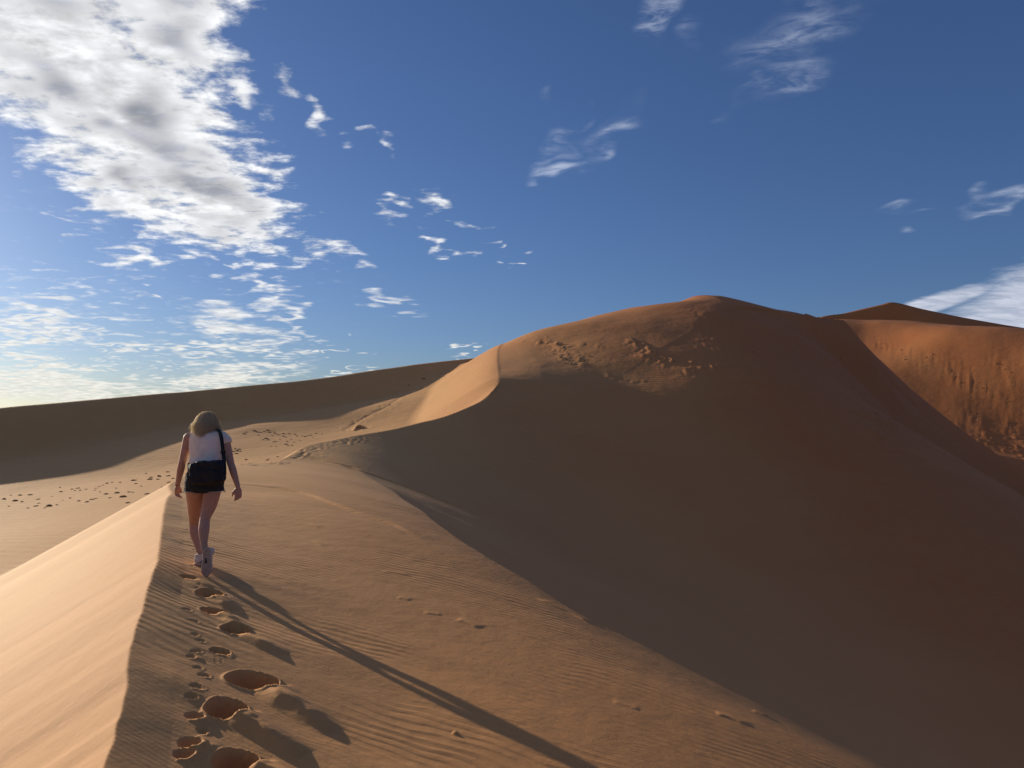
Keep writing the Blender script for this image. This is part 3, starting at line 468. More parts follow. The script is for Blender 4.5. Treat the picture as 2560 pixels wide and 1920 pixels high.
# ---------------------------------------------------------------- from survey pixels to places on the sand
def hits(uv, y0=2.4, y1=190):
    """first point of the sand met by each sight line; rows x, y, z (nan where it meets the sky)"""
    Yr = np.exp(np.arange(math.log(y0), math.log(y1), .006))
    out = []
    for u, v in uv:
        a, c = ray(u, v)
        Y = Yr
        z = ground_parts(a*Y, Y)[0]; dlt = z-(c*Y+CAMH)
        k = np.where(dlt > 0)[0]
        if len(k) and k[0] > 0:
            k = k[0]; t = dlt[k-1]/(dlt[k-1]-dlt[k]); yy = Y[k-1]+(Y[k]-Y[k-1])*t
            out.append((a*yy, yy, c*yy+CAMH))
        else: out.append((np.nan,)*3)
    return np.array(out)

def hash01(i, j, s):
    n = (i.astype(np.int64)*374761393+j.astype(np.int64)*668265263+s*1442695041) & 0x7fffffff
    n = ((n ^ (n >> 13))*1274126177) & 0x7fffffff
    return ((n ^ (n >> 16)) & 0xffff)/65535.0
def vn(x, y, s=0):                   # smooth value noise, -1..1
    i = np.floor(x); j = np.floor(y); fx = x-i; fy = y-j
    fx = fx*fx*(3-2*fx); fy = fy*fy*(3-2*fy)
    i = i.astype(np.int64); j = j.astype(np.int64)
    a = hash01(i, j, s); b = hash01(i+1, j, s); c = hash01(i, j+1, s); d = hash01(i+1, j+1, s)
    return 2*((a*(1-fx)+b*fx)*(1-fy)+(c*(1-fx)+d*fx)*fy)-1
def fbm(x, y, o=3, s=0):
    z = 0; am = 1; tot = 0
    for k in range(o):
        z = z+am*vn(x*2**k+17.3*k, y*2**k-9.1*k, s+k); tot += am; am *= .5
    return z/tot

# footprints of the walker: hole centre (photo px), hole width, hole length, depth, length and height of the spill of sand beside it, turn
STEPS = [(209,590.5,.19,.27,.060,.36,.045,-.55),(214,609.5,.19,.24,.065,.42,.050,-.50),(236.5,630,.22,.23,.065,.46,.050,-.45),(220,651.5,.135,.13,.035,.06,.008,0),
(252,681,.30,.31,.082,.70,.085,-.55),(226,709.5,.215,.25,.072,.56,.080,-.50),(236,759,.20,.25,.070,.46,.070,-.30),(189,574.5,.15,.16,.035,.26,.020,-.4)]
TRACKS = [(187,609.5,.045,.012),(192,621,.03,.008),(196,622,.03,.008),(195,635,.035,.010),(200,641,.035,.010),(203,641.5,.03,.008),(194,651,.03,.008),(199,651,.03,.008),(191.5,656,.04,.016),(199,658,.035,-.010),
(198,667.5,.04,.012),(203,675.5,.045,.012),(207,676.5,.03,.010),(196,688,.045,.014),(201,690,.035,.010),(191,696,.04,.014),(195,697.5,.03,.010),(194.5,714,.065,.030),(203,719,.07,-.022),(201,728,.03,.012),(205,729,.03,.012),(202.5,730.5,.03,.012),(206,727,.025,.010),
(190,740.5,.075,.040),(202,745,.10,-.026),(184,751,.065,.034),(195,755,.09,-.022),(192,565,.03,.008),(194,548,.03,.008),(191,539,.03,.008),(188,530,.03,.008),(199,582,.03,.007),(197,585,.03,.007),(201,556,.03,.008),(196,576,.03,.008)]
TREAD = [(216+2.4*k+(i*6), 657+1.0*j, .012, .006) for i in (0, 1) for k in range(1) for j in range(0, 7, 2)]
# long low drifts, grooves and trails: list of photo px, height, half width
LINES = [([(224,483),(262,486),(300,492),(330,502),(360,513),(392,524),(412,534),(424,540)], .030, .16),
([(535,598),(556,607),(572,614),(590,624)], .022, .06), ([(455,619),(466,622),(478,627)], .018, .05), ([(716,715),(732,720),(745,726)], .016, .04), ([(752,710),(766,716)], .010, .04),
([(396,597),(410,600)], .010, .04), ([(424,612),(442,614)], .010, .03), ([(612,700),(640,708)], .008, .03), ([(380,571),(412,575)], .008, .04), ([(452,732),(456,733),(459,733)], .018, .03),
([(310,525),(318,528)], .012, .04), ([(312,541),(322,546)], .010, .04),
([(296,453.6),(305,456),(325,461),(347,466),(361.5,471),(383,478.5),(412,488.6),(450,503),(499,522)], -.07, .16),
([(341,433),(350.6,426),(369,415),(390,405),(412,390),(438,377)], -.05, .25)]
TRAILS = [([(304,452),(311,455),(314,449),(324,445.5),(334,443),(347,441),(361,438.6)], 75, .07, .020, .5),
([(303,449),(302,455),(296,458)], 18, .07, .022, .1), ([(345,431),(355,424),(372,414),(395,402),(428,383)], 35, .12, .04, .8), ([(352,430),(360,427)], 8, .2, -.08, .3), ([(230,466),(276,462)], 10, .12, .04, .5)]
rs = np.random.RandomState(5)
step_xyz = hits([(s[0], s[1]) for s in STEPS]); track_xyz = hits([(s[0], s[1]) for s in TRACKS+TREAD])
line_xyz = [hits(l[0]) for l in LINES]; trail_xyz = [hits(l[0]) for l in TRAILS]
# streaks of broken crust on the big dune (px): x0, y0, x1, y1, half width px, strength
CRUST = [(545,342,580,364,7,.6),(556,345,566,348,4,.6),(634,343,662,361,6,1),(655,358,690,362,7,.9),(690,372,735,366,6,.9),(700,312,704,345,6,.5),(715,340,722,352,5,.8),(745,378,790,392,8,.7),(752,350,764,372,5,.8),(630,355,650,356,4,.5),
(832,345,856,364,5,.9),(872,342,889,347,5,.9),(900,351,912,354,5,.8),(930,358,966,380,5,.9),(995,358,1012,382,5,.8),(960,378,990,398,7,.6),(852,402,874,420,6,.9),(868,416,880,415,4,.7),(905,396,880,440,9,1),(885,430,925,440,8,.8),(925,420,962,456,7,.8),
(970,412,1003,450,6,.8),(975,440,1000,478,6,.8),(1005,418,1040,470,6,.9),(900,360,960,372,10,.4),(840,370,860,390,8,.5),(1000,395,1024,410,7,.5),(610,375,640,380,5,.4),(530,340,545,345,5,.3),(578,345,600,348,4,.4),(760,372,815,378,10,.4),(905,400,960,412,14,.35)]
crust_a = hits([(c[0], c[1]) for c in CRUST]); crust_b = hits([(c[2], c[3]) for c in CRUST])

def details(x, y, dist, side):
    sh = x.shape; x = x.ravel(); y = y.ravel(); dist = dist.ravel(); side = side.ravel()
    r = np.hypot(x, y); dz = np.zeros_like(x)
    pm = x*.90-y*.43; pn = x*.43+y*.90
    right = side > 0
    near = np.exp(-(np.maximum(r-4, 0)/14.0)**2)
    crest = np.exp(-(dist/1.5)**2)*right
    onflank = right*np.exp(-((dist-3.5)/4.0)**2)
    ramp = np.clip(dist/.25, 0, 1)
    dz += near*ramp*crest*(.018*vn(pn/.36, pm/1.7, 3)+.010*vn(pn/.19, pm/.9, 5))
    dz += near*ramp*onflank*(.020*vn(pn/.75, pm/3.4, 7)+.007*vn(pn/.33, pm/1.6, 9))
    mid = np.exp(-((r-18)/16.0)**2)*right
    dz += mid*ramp*.03*vn(pn/1.6, pm/6.0, 11)
    fars = np.clip((r-25)/25, 0, 1)*np.clip(dist/3, 0, 1)
    dz += fars*(.20*fbm(x/9.0, y/9.0, 3, 21)+.022*fbm(x/2.2, y/2.2, 2, 31))*np.where(right, 1.0, .45)
    # slip face: faint slides
    lf = (~right)*np.exp(-(np.maximum(r-5, 0)/12)**2)*np.clip(dist/.3, 0, 1)
    dz += lf*(.010*vn(x/1.3, y/1.3, 41)+.0015*vn((x*.4+y*.9)/.25, (x*.9-y*.4)/1.4, 43))
    # crust streaks
    for k, c in enumerate(CRUST):
        pa, pb = crust_a[k], crust_b[k]
        if np.isnan(pa[0]) or np.isnan(pb[0]) or abs(pa[1]-pb[1]) > 60: continue
        wd = c[4]*pa[1]/731.0*1.3
        sel = np.where((x > min(pa[0], pb[0])-4*wd) & (x < max(pa[0], pb[0])+4*wd) & (y > min(pa[1], pb[1])-7*wd) & (y < max(pa[1], pb[1])+7*wd))[0]
        if not sel.size: continue
        X, Y = x[sel], y[sel]
        vx, vy = pb[0]-pa[0], pb[1]-pa[1]; L = vx*vx+vy*vy+1e-6
        t = np.clip(((X-pa[0])*vx+(Y-pa[1])*vy)/L, 0, 1)
        D = np.hypot(X-pa[0]-t*vx, (Y-pa[1]-t*vy)*.6)
        m = np.exp(-(D/wd)**2)
        rough = np.maximum(fbm(X/.42, Y/.75, 3, 60+k), -.05)+.5*np.abs(vn(X/.4, Y/.6, 90))-.15
        dz[sel] += c[5]*m*.17*rough
    # walker's prints
    for k, s in enumerate(STEPS):
        cx, cy, _ = step_xyz[k]; w, l, dp, ml, mh, turn = s[2:]
        sel = np.where((np.abs(x-cx) < 1.3) & (np.abs(y-cy) < 1.2))[0]
        if not sel.size: continue
        X = x[sel]-cx; Y = y[sel]-cy
        wob = 1+.05*vn(X*9+k*7, Y*9, 70)+.08*vn(X*4+k*3, Y*4, 71)
        e = (np.abs(X)/(w/2))**2.3+(np.abs(Y)/(l/2))**2.3
        e = (e**(1/2.3))/wob
        h_ = np.clip((1.12-e)/.27, 0, 1); h_ = h_*h_*(3-2*h_)
        hole = -1.45*dp*h_*(1-.18*np.clip(1-e, 0, 1))
        # the spill of sand, thrown downslope to the right
        ex, ey = math.cos(turn), math.sin(turn)
        a = X*ex+Y*ey; b = -X*ey+Y*ex
        a0 = w*.42
        s1 = np.clip((a-a0)/.06, 0, 1); s1 = s1*s1*(3-2*s1)
        f_ = np.clip((a-a0)/ml, 0, 1)
        tail = (.70+.30*np.sin(np.clip(f_*1.5, 0, 1)*math.pi/2))*np.clip(1-f_**3.5, 0, 1)
        width = .62*l*(1-.30*f_)+.02
        bc = -.30*l*f_+.03*vn(a*6+k, a*0, 72)-.10*l
        up_s = np.clip(1-(b-bc)/(width*1.25), 0, 1); dn_s = np.clip(1+(b-bc)/(width*.55), 0, 1)
        prof = np.where(b > bc, up_s*up_s*(3-2*up_s), dn_s**1.1)
        crestn = .85+.22*vn(a*6+k*3, b*6, 73)+.06*vn(a*20+k, b*20, 74)
        mound = mh*s1*tail*prof*crestn*(e > .98)
        rim = dp*.16*np.exp(-((e-1.10)/.10)**2)*(e >= 1.0)
        dz[sel] += hole+mound+rim
        dz[sel] = np.where(e < 1.0, dz[sel]+.006*vn(X*40, Y*40, 75), dz[sel])
    for k, s in enumerate(TRACKS+TREAD):
        cx, cy, _ = track_xyz[k]; rr, dp = s[2]*.72, s[3]*.62
        sel = np.where((np.abs(x-cx) < .4) & (np.abs(y-cy) < .4))[0]
        if not sel.size: continue
        D = np.hypot(x[sel]-cx, (y[sel]-cy)*.8)/rr
        if dp > 0: dz[sel] += -dp*1.5*np.clip(1-D**3, 0, 1)**.6+dp*.4*np.exp(-((D-1.25)/.25)**2)*(x[sel] > cx)
        else: dz[sel] += -dp*np.exp(-D*D*1.2)*(1+.3*vn(x[sel]*40, y[sel]*40, 76))
    for k, s in enumerate(LINES):
        p = line_xyz[k][:, :2]
        p = p[~np.isnan(p[:, 0])]
        if len(p) < 2: continue
        p = smooth_path(p, 4)
        hgt, wd = s[1]*(.6 if 0 < s[1] < .025 else 1), s[2]; pad = wd*5
        sel = np.where((x > p[:, 0].min()-pad) & (x < p[:, 0].max()+pad) & (y > p[:, 1].min()-pad) & (y < p[:, 1].max()+pad))[0]
        if not sel.size: continue
        D, S, q = near_path(p, x[sel], y[sel])
        tl = np.hypot(*(p[-1]-p[0])); along = np.hypot(q[:, 0]-p[0, 0], q[:, 1]-p[0, 1])/tl
        tp = np.clip(np.minimum(along, 1-along)*6, 0, 1)
        if hgt > 0: dz[sel] +=  hgt*tp*np.where(S < 0, np.exp(-(D/(wd*2.5))**2), np.clip(1-D/(wd*.5), 0, 1))
        else: dz[sel] += hgt*tp*np.exp(-(D/wd)**2)*(.7+.6*vn(x[sel]*1.3, y[sel]*1.3, 77))
    rt = np.random.RandomState(11)
    for k, s in enumerate(TRAILS):
        p = trail_xyz[k][:, :2]; p = p[~np.isnan(p[:, 0])]
        if len(p) < 2: continue
        p = smooth_path(p, 8)
        for n in range(s[1]):
            f = rt.rand()*(len(p)-1.001); i = int(f); c = p[i]+(p[i+1]-p[i])*(f-i)+rt.randn(2)*s[4]*.5
            rr = s[2]*(.7+.6*rt.rand()); dp = s[3]*(.6+.8*rt.rand())
            sel = np.where((np.abs(x-c[0]) < 3*rr) & (np.abs(y-c[1]) < 5*rr))[0]
            if sel.size:
                D = ((x[sel]-c[0])/rr)**2+((y[sel]-c[1])/(rr*1.5))**2
                dz[sel] += -dp*np.exp(-D)+.5*dp*np.exp(-((x[sel]-c[0]-1.5*rr)/rr)**2-((y[sel]-c[1])/(rr*1.5))**2)
    return dz.reshape(sh)

# ---------------------------------------------------------------- the sand as one sheet
def grid_object(X, Y, Z, name, flip=False):
    n, m = X.shape
    co = np.stack([X, Y, Z], 2).reshape(-1, 3)
    idx = np.arange(n*m).reshape(n, m)
    a = idx[:-1, :-1]; b = idx[1:, :-1]; c = idx[1:, 1:]; d = idx[:-1, 1:]
    quads = np.stack([a, b, c, d] if flip else [a, d, c, b], 2).reshape(-1, 4)
    me = bpy.data.meshes.new(name)
    me.vertices.add(len(co)); me.vertices.foreach_set('co', co.ravel())
    me.loops.add(quads.size); me.loops.foreach_set('vertex_index', quads.ravel().astype(np.int32))
    me.polygons.add(len(quads)); me.polygons.foreach_set('loop_start', (np.arange(len(quads))*4).astype(np.int32))
    me.update(calc_edges=True); me.validate()
    me.polygons.foreach_set('use_smooth', np.ones(len(quads), bool))
    o = bpy.data.objects.new(name, me); COL.objects.link(o)
    return o
q = 4 if FAST else 1
th = np.concatenate([np.arange(-180, -41, 2.0), np.arange(-40, 41, .1*q), np.arange(41, 181, 2.0)])
th[-1] = 180
rh = np.concatenate([[math.log(.05), math.log(.4)], np.arange(math.log(.9), math.log(2.6), .03), np.arange(math.log(2.6), math.log(10), .0032*q), np.arange(math.log(10), math.log(130), .0045*q), np.arange(math.log(130), math.log(240), .012), np.arange(math.log(240), math.log(3500), .12)])
TT, RR = np.meshgrid(np.radians(th), np.exp(rh), indexing='ij')
GX = RR*np.sin(TT); GY = RR*np.cos(TT)
GZ, gd, gs = ground_parts(GX, GY)
ground = grid_object(GX, GY, GZ+details(GX, GY, gd, gs), 'ground')
ground['kind'] = 'structure'

def sand_material(name, base, red):
    mt = bpy.data.materials.new(name); mt.use_nodes = True
    N = NT(mt.node_tree)
    geo = N.n('ShaderNodeNewGeometry'); pos = geo.outputs['Position']
    sp = N.n('ShaderNodeSeparateXYZ'); N.l(pos, sp.inputs[0])
    rdist = N.m('LENGTH' if False else 'SQRT', N.m('ADD', N.m('MULTIPLY', sp.outputs[0], sp.outputs[0]), N.m('MULTIPLY', sp.outputs[1], sp.outputs[1])))
    big = N.noise(pos, .07, 3, .55)
    redf = N.m('ADD', N.m('ADD', N.ss(sp.outputs[0], -10.0, 2.0, 0.0, .5), N.ss(sp.outputs[0], 1.0, 24.0, 0.0, .5)), N.m('MULTIPLY', N.m('SUBTRACT', big, .5), .7), clamp=True)  # redder, darker to the right: sand's own tint, deepened to stand for shade
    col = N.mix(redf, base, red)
    blot = N.noise(pos, .9, 4, .6)
    col = N.mix(N.m('MULTIPLY', N.ss(blot, .35, .7), .16), col, (base[0]*.80, base[1]*.72, base[2]*.68, 1))
    grain = N.noise(pos, 260.0, 2, .8)
    gfade = N.ss(rdist, 16.0, 4.0)
    hv = N.n('ShaderNodeHueSaturation'); N.l(col, hv.inputs['Color'])
    N.l(N.m('ADD', 1.0, N.m('MULTIPLY', N.m('SUBTRACT', grain, .5), N.m('MULTIPLY', gfade, .9))), hv.inputs['Value'])
    # wind ripples: long low waves running nearly along the light
    wp = N.noise(pos, .55, 3, .5)
    wp2 = N.noise(pos, 2.2, 2, .5)
    ph = N.vm('DOT_PRODUCT', pos, (.36, .93, 0))
    ph = N.m('ADD', ph, N.m('ADD', N.m('MULTIPLY', wp, .55), N.m('MULTIPLY', wp2, .07)))
    w1 = N.m('SINE', N.m('MULTIPLY', ph, 2*math.pi/.105))
    w2 = N.m('SINE', N.m('MULTIPLY', ph, 2*math.pi/.047))
    w3 = N.m('SINE', N.m('MULTIPLY', ph, 2*math.pi/.42))
    patch = N.ss(N.noise(pos, .42, 2, .5), .44, .60)
    nsep = N.n('ShaderNodeSeparateXYZ'); N.l(geo.outputs['Normal'], nsep.inputs[0])
    side = N.ss(nsep.outputs[0], -.33, -.18)
    f1 = N.m('MULTIPLY', N.m('MULTIPLY', patch, N.ss(rdist, 26.0, 8.0)), side)
    f2 = N.m('MULTIPLY', N.ss(rdist, 9.0, 4.0), side)
    f3 = N.m('MULTIPLY', N.ss(rdist, 8.0, 30.0), .8)
    h = N.m('MULTIPLY', w1, N.m('MULTIPLY', f1, .0028))
    h = N.m('ADD', h, N.m('MULTIPLY', N.m('MULTIPLY', w2, f2), .00045))
    h = N.m('ADD', h, N.m('MULTIPLY', N.m('MULTIPLY', w3, f3), .006))
    gr2 = N.noise(pos, 90.0, 3, .7)
    h = N.m('ADD', h, N.m('MULTIPLY', gr2, N.m('MULTIPLY', gfade, .0022)))
    lump = N.noise(pos, 4.0, 4, .6)
    h = N.m('ADD', h, N.m('MULTIPLY', lump, .010))
    farl = N.noise(pos, .8, 4, .6)
    h = N.m('ADD', h, N.m('MULTIPLY', farl, N.ss(rdist, 15.0, 60.0, 0.0, .05)))
    bp_ = N.n('ShaderNodeBump'); bp_.inputs['Strength'].default_value = 1.0; bp_.inputs['Distance'].default_value = 1.0
    N.l(h, bp_.inputs['Height'])
    bs = N.n('ShaderNodeBsdfPrincipled'); bs.inputs['Roughness'].default_value = .82
    bs.inputs['Specular IOR Level'].default_value = .25
    N.l(hv.outputs[0], bs.inputs['Base Color']); N.l(bp_.outputs[0], bs.inputs['Normal'])
    out = N.n('ShaderNodeOutputMaterial'); N.l(bs.outputs[0], out.inputs[0])
    return mt
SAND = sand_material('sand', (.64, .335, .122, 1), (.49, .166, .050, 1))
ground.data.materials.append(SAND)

# the dark dune standing behind everything on the right: a closed hill of sand with a knife crest
FARCREST = [(700,345,215),(770,330,214),(821,316.8,213),(841.5,313.8,212.5),(862,309,212),(879,305.2,211.5),(894,302.4,211),(922.6,309,208),(966,318,206),(1024,328,203),(1120,343,200),(1250,366,196)]
fc = smooth_path(np.array([at(*p) for p in FARCREST]), 10)
tang = np.gradient(fc[:, :2], axis=0); tang /= np.linalg.norm(tang, axis=1)[:, None]
nrm = np.tile([.60, -.80], (len(fc), 1))          # the steep face looks towards the camera
offs = np.concatenate([np.linspace(-90, 0, 24), np.linspace(1.5, 62, 40)])
DX = fc[:, 0][:, None]+nrm[:, 0][:, None]*offs[None]; DY = fc[:, 1][:, None]+nrm[:, 1][:, None]*offs[None]
drop = np.where(offs > 0, .62*offs, -.25*offs)[None]
DZ = fc[:, 2][:, None]-drop+.35*fbm(DX/14, DY/14, 3, 51)*np.clip(np.abs(offs)/8, 0, 1)[None]
DZ = np.maximum(DZ, -9.0)
DZ[:, 0] = DZ[:, -1] = -9.0; DZ[0, :] = np.minimum(DZ[0], -9); DZ[-1, :] = np.minimum(DZ[-1], -9)
far_hill = grid_object(DX, DY, DZ, 'hill')
far_hill['kind'] = 'structure'
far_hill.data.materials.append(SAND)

# ---------------------------------------------------------------- the walking woman
def simple_mat(name, col, rough=.7, noise_scale=0, amt=.2, bump=0, bscale=80, sss=0, trans=0, spec=.3):
    mt = bpy.data.materials.new(name); mt.use_nodes = True
    N = NT(mt.node_tree)
    pos = N.n('ShaderNodeTexCoord').outputs['Object']
    bs = N.n('ShaderNodeBsdfPrincipled'); bs.inputs['Roughness'].default_value = rough
    bs.inputs['Specular IOR Level'].default_value = spec
    if noise_scale:
        f = N.noise(pos, noise_scale, 4, .6)
        c = N.mix(N.lin(f, .3, .7), tuple(x*(1-amt) for x in col[:3])+(1,), tuple(min(1, x*(1+amt)) for x in col[:3])+(1,))
        N.l(c, bs.inputs['Base Color'])
    else: bs.inputs['Base Color'].default_value = tuple(col[:3])+(1,)
    if sss:
        bs.inputs['Subsurface Weight'].default_value = sss
        bs.inputs['Subsurface Radius'].default_value = (.02, .008, .004); bs.inputs['Subsurface Scale'].default_value = .6
    if bump:
        b = N.n('ShaderNodeBump'); b.inputs['Distance'].default_value = bump; b.inputs['Strength'].default_value = 1
        N.l(N.noise(pos, bscale, 3, .6), b.inputs['Height']); N.l(b.outputs[0], bs.inputs['Normal'])
    out = N.n('ShaderNodeOutputMaterial')
    if trans:
        tr = N.n('ShaderNodeBsdfTranslucent'); tr.inputs[0].default_value = tuple(min(1, x*1.5) for x in col[:3])+(1,)
        mx = N.n('ShaderNodeMixShader'); mx.inputs[0].default_value = trans
        N.l(bs.outputs[0], mx.inputs[1]); N.l(tr.outputs[0], mx.inputs[2]); N.l(mx.outputs[0], out.inputs[0])
    else: N.l(bs.outputs[0], out.inputs[0])
    return mt
SKIN = simple_mat('skin', (.50, .27, .185), .5, 30, .10, .0006, 300, sss=.15)
COTTON = simple_mat('white_cotton', (.84, .71, .60), .9, 14, .06, .004, 22)
DENIM = simple_mat('dark_denim', (.020, .024, .027), .9, 60, .45, .002, 160)
FRAY = simple_mat('denim_threads', (.40, .38, .35), .9)
NYLON = simple_mat('black_nylon', (.0075, .0085, .014), .62, 40, .25, .002, 60)
BLOND = simple_mat('blond_hair', (.90, .63, .41), .55, 60, .30, trans=.34, spec=.35)
SHOE = simple_mat('cream_mesh_shoe', (.70, .56, .46), .8, 60, .12, .002, 150)
RUBBER = simple_mat('pale_rubber', (.52, .36, .26), .75, 25, .22, .001, 90)
SHADOWRUBBER = simple_mat('arch_shade_rubber', (.10, .055, .04), .8)
EYEW = simple_mat('eye_white', (.7, .68, .66), .3)

foot_l, foot_r = hits([(198, 565.0), (205, 575.0)])
YL = foot_l[1]; YR = foot_r[1]
YB = .5*(YL+YR)+.02                       # the pelvis is over the middle of the stride
BASE = Vector((float(.5*(foot_l[0]+foot_r[0])), float(YB), float(foot_l[2])))
def pt(u, v, yo=0.0): return Vector(at(u, v, YB+yo))-BASE
PX = YB/731.0

def rings(bm, rs, cap=True):
    """rs: list of rings (list of Vectors, same count)"""
    vs = [[bm.verts.new(p) for p in r] for r in rs]
    n = len(vs[0])
    for a, b in zip(vs[:-1], vs[1:]):
        for i in range(n): bm.faces.new((a[i], a[(i+1) % n], b[(i+1) % n], b[i]))
    if cap:
        bm.faces.new(list(reversed(vs[0]))); bm.faces.new(vs[-1])
    return vs
def tube(bm, pts, rad, n=14, flat=1.0, flatdir=None, ends=True):
    """tapered limb through pts; radii per point; rounded ends"""
    P = [Vector(p) for p in pts]; Rr = list(rad)
    # refine with Catmull-Rom
    QP, QR = [], []
    for k in range(len(P)-1):
        p0, p1, p2, p3 = P[max(k-1, 0)], P[k], P[k+1], P[min(k+2, len(P)-1)]
        r0, r1, r2, r3 = Rr[max(k-1, 0)], Rr[k], Rr[k+1], Rr[min(k+2, len(P)-1)]
        for j in range(5):
            t = j/5
            w = (-.5*t+t*t-.5*t**3, 1-2.5*t*t+1.5*t**3, .5*t+2*t*t-1.5*t**3, -.5*t*t+.5*t**3)
            QP.append(p0*w[0]+p1*w[1]+p2*w[2]+p3*w[3]); QR.append(r0*w[0]+r1*w[1]+r2*w[2]+r3*w[3])
    QP.append(P[-1]); QR.append(Rr[-1])
    if ends:
        d0 = (QP[0]-QP[1]).normalized(); d1 = (QP[-1]-QP[-2]).normalized(); r0, r1 = QR[0], QR[-1]
        QP = [QP[0]+d0*r0*.95, QP[0]+d0*r0*.7]+QP+[QP[-1]+d1*r1*.7, QP[-1]+d1*r1*.95]
        QR = [r0*.3, r0*.7]+QR+[r1*.7, r1*.3]
    up = Vector((0, 1, 0)) if flatdir is None else Vector(flatdir)
    out = []
    for k in range(len(QP)):
        t = (QP[min(k+1, len(QP)-1)]-QP[max(k-1, 0)]).normalized()
        b = (up-t*up.dot(t))
        b = b.normalized() if b.length > 1e-3 else t.orthogonal().normalized()
        a = b.cross(t).normalized()
        out.append([QP[k]+a*math.cos(2*math.pi*i/n)*QR[k]+b*math.sin(2*math.pi*i/n)*QR[k]*flat for i in range(n)])
    rings(bm, out)
def ellip(bm, c, r, rot=None, seg=20):
    m = Matrix.Translation(c)
    if rot is not None: m = m @ rot
    m = m @ Matrix.Diagonal((r[0], r[1], r[2], 1))
    bmesh.ops.create_uvsphere(bm, u_segments=seg, v_segments=seg//2+2, radius=1.0, matrix=m)
def loft(bm, st, n=28, power=2.3):
    """horizontal stations: centre, half width, half depth"""
    out = []
    for c, a, b in st:
        r = []
        for i in range(n):
            t = 2*math.pi*i/n; ct, s_ = math.cos(t), math.sin(t)
            r.append(Vector(c)+Vector((a*math.copysign(abs(ct)**(2/power), ct), b*math.copysign(abs(s_)**(2/power), s_), 0)))
        out.append(r)
    rings(bm, out)
def refine(st, k=4):
    res = []
    for i in range(len(st)-1):
        for j in range(k):
            t = j/k; t2 = t
            res.append((st[i][0].lerp(st[i+1][0], t2), st[i][1]*(1-t2)+st[i+1][1]*t2, st[i][2]*(1-t2)+st[i+1][2]*t2))
    res.append(st[-1]); return res
def mesh_obj(name, bm, mat, parent=None, loc=None, remesh=0, smooth=0, disp=None, flatshade=False):
    bmesh.ops.recalc_face_normals(bm, faces=bm.faces)
    me = bpy.data.meshes.new(name); bm.to_mesh(me); bm.free()
    o = bpy.data.objects.new(name, me); COL.objects.link(o)
    if remesh or smooth:
        if remesh:
            md = o.modifiers.new('r', 'REMESH'); md.mode = 'VOXEL'; md.voxel_size = remesh; md.use_smooth_shade = True
        if smooth:
            ms = o.modifiers.new('s', 'SMOOTH'); ms.factor = .5; ms.iterations = smooth
        dg = bpy.context.evaluated_depsgraph_get()
        me2 = bpy.data.meshes.new_from_object(o.evaluated_get(dg)); o.modifiers.clear()
        o.data = me2; bpy.data.meshes.remove(me); me2.name = name; me = me2
    if disp:
        for v in me.vertices: v.co += disp(v.co.copy(), v.normal.copy())
        me.update()
    me.materials.clear(); me.materials.append(mat)
    if not flatshade: me.polygons.foreach_set('use_smooth', np.ones(len(me.polygons), bool))
    if parent is not None: o.parent = parent
    elif loc is not None: o.location = loc
    return o
def tag(o, label=None, cat=None, group=None, kind=None):
    if label: o['label'] = label
    if cat: o['category'] = cat
    if group: o['group'] = group
    if kind: o['kind'] = kind
    return o

# body -----------------------------------------------------------
bm = bmesh.new()
torso = [(pt(206.5,433,.085), 6*PX, .055), (pt(206.6,435.5,.08), 14*PX, .085), (pt(207,440,.07), 16.5*PX, .10), (pt(207,448,.06), 15.6*PX, .105), (pt(206.4,458,.03), 13.6*PX, .09),
         (pt(205.6,467,.0), 15*PX, .10), (pt(205,477,-.01), 17*PX, .125), (pt(204.6,486,.0), 16.4*PX, .11), (pt(204.3,490,.0), 12*PX, .08)]
loft(bm, refine(torso))
NECK = [pt(206.8,436,.08), pt(207,430,.12), pt(207,425,.14)]
tube(bm, NECK, [.062, .055, .055])
HEADC = pt(207, 424.0, .145)
HROT = Matrix.Rotation(R(-24), 4, 'X')                # she looks down at the sand
def hp(x, y, z): return HEADC+HROT.to_3x3() @ Vector((x, y, z))
ellip(bm, hp(0, 0, .02), (.074, .092, .098), HROT)
ellip(bm, hp(0, .025, -.045), (.056, .066, .066), HROT)    # jaw
ellip(bm, hp(0, .083, -.088), (.020, .018, .016), HROT)     # chin
ellip(bm, hp(0, .098, -.018), (.012, .018, .022), HROT)     # nose
ellip(bm, hp(0, .094, -.002), (.008, .012, .026), HROT)
ellip(bm, hp(0, .084, -.055), (.023, .012, .007), HROT)     # lips
ellip(bm, hp(0, .083, -.064), (.020, .012, .007), HROT)
ellip(bm, hp(0, .080, .034), (.050, .014, .010), HROT)      # brow
for s in (-1, 1):
    ellip(bm, hp(s*.044, .058, -.022), (.022, .022, .022), HROT)   # cheeks
    ellip(bm, hp(s*.077, .0, -.012), (.008, .018, .030), HROT)      # ears
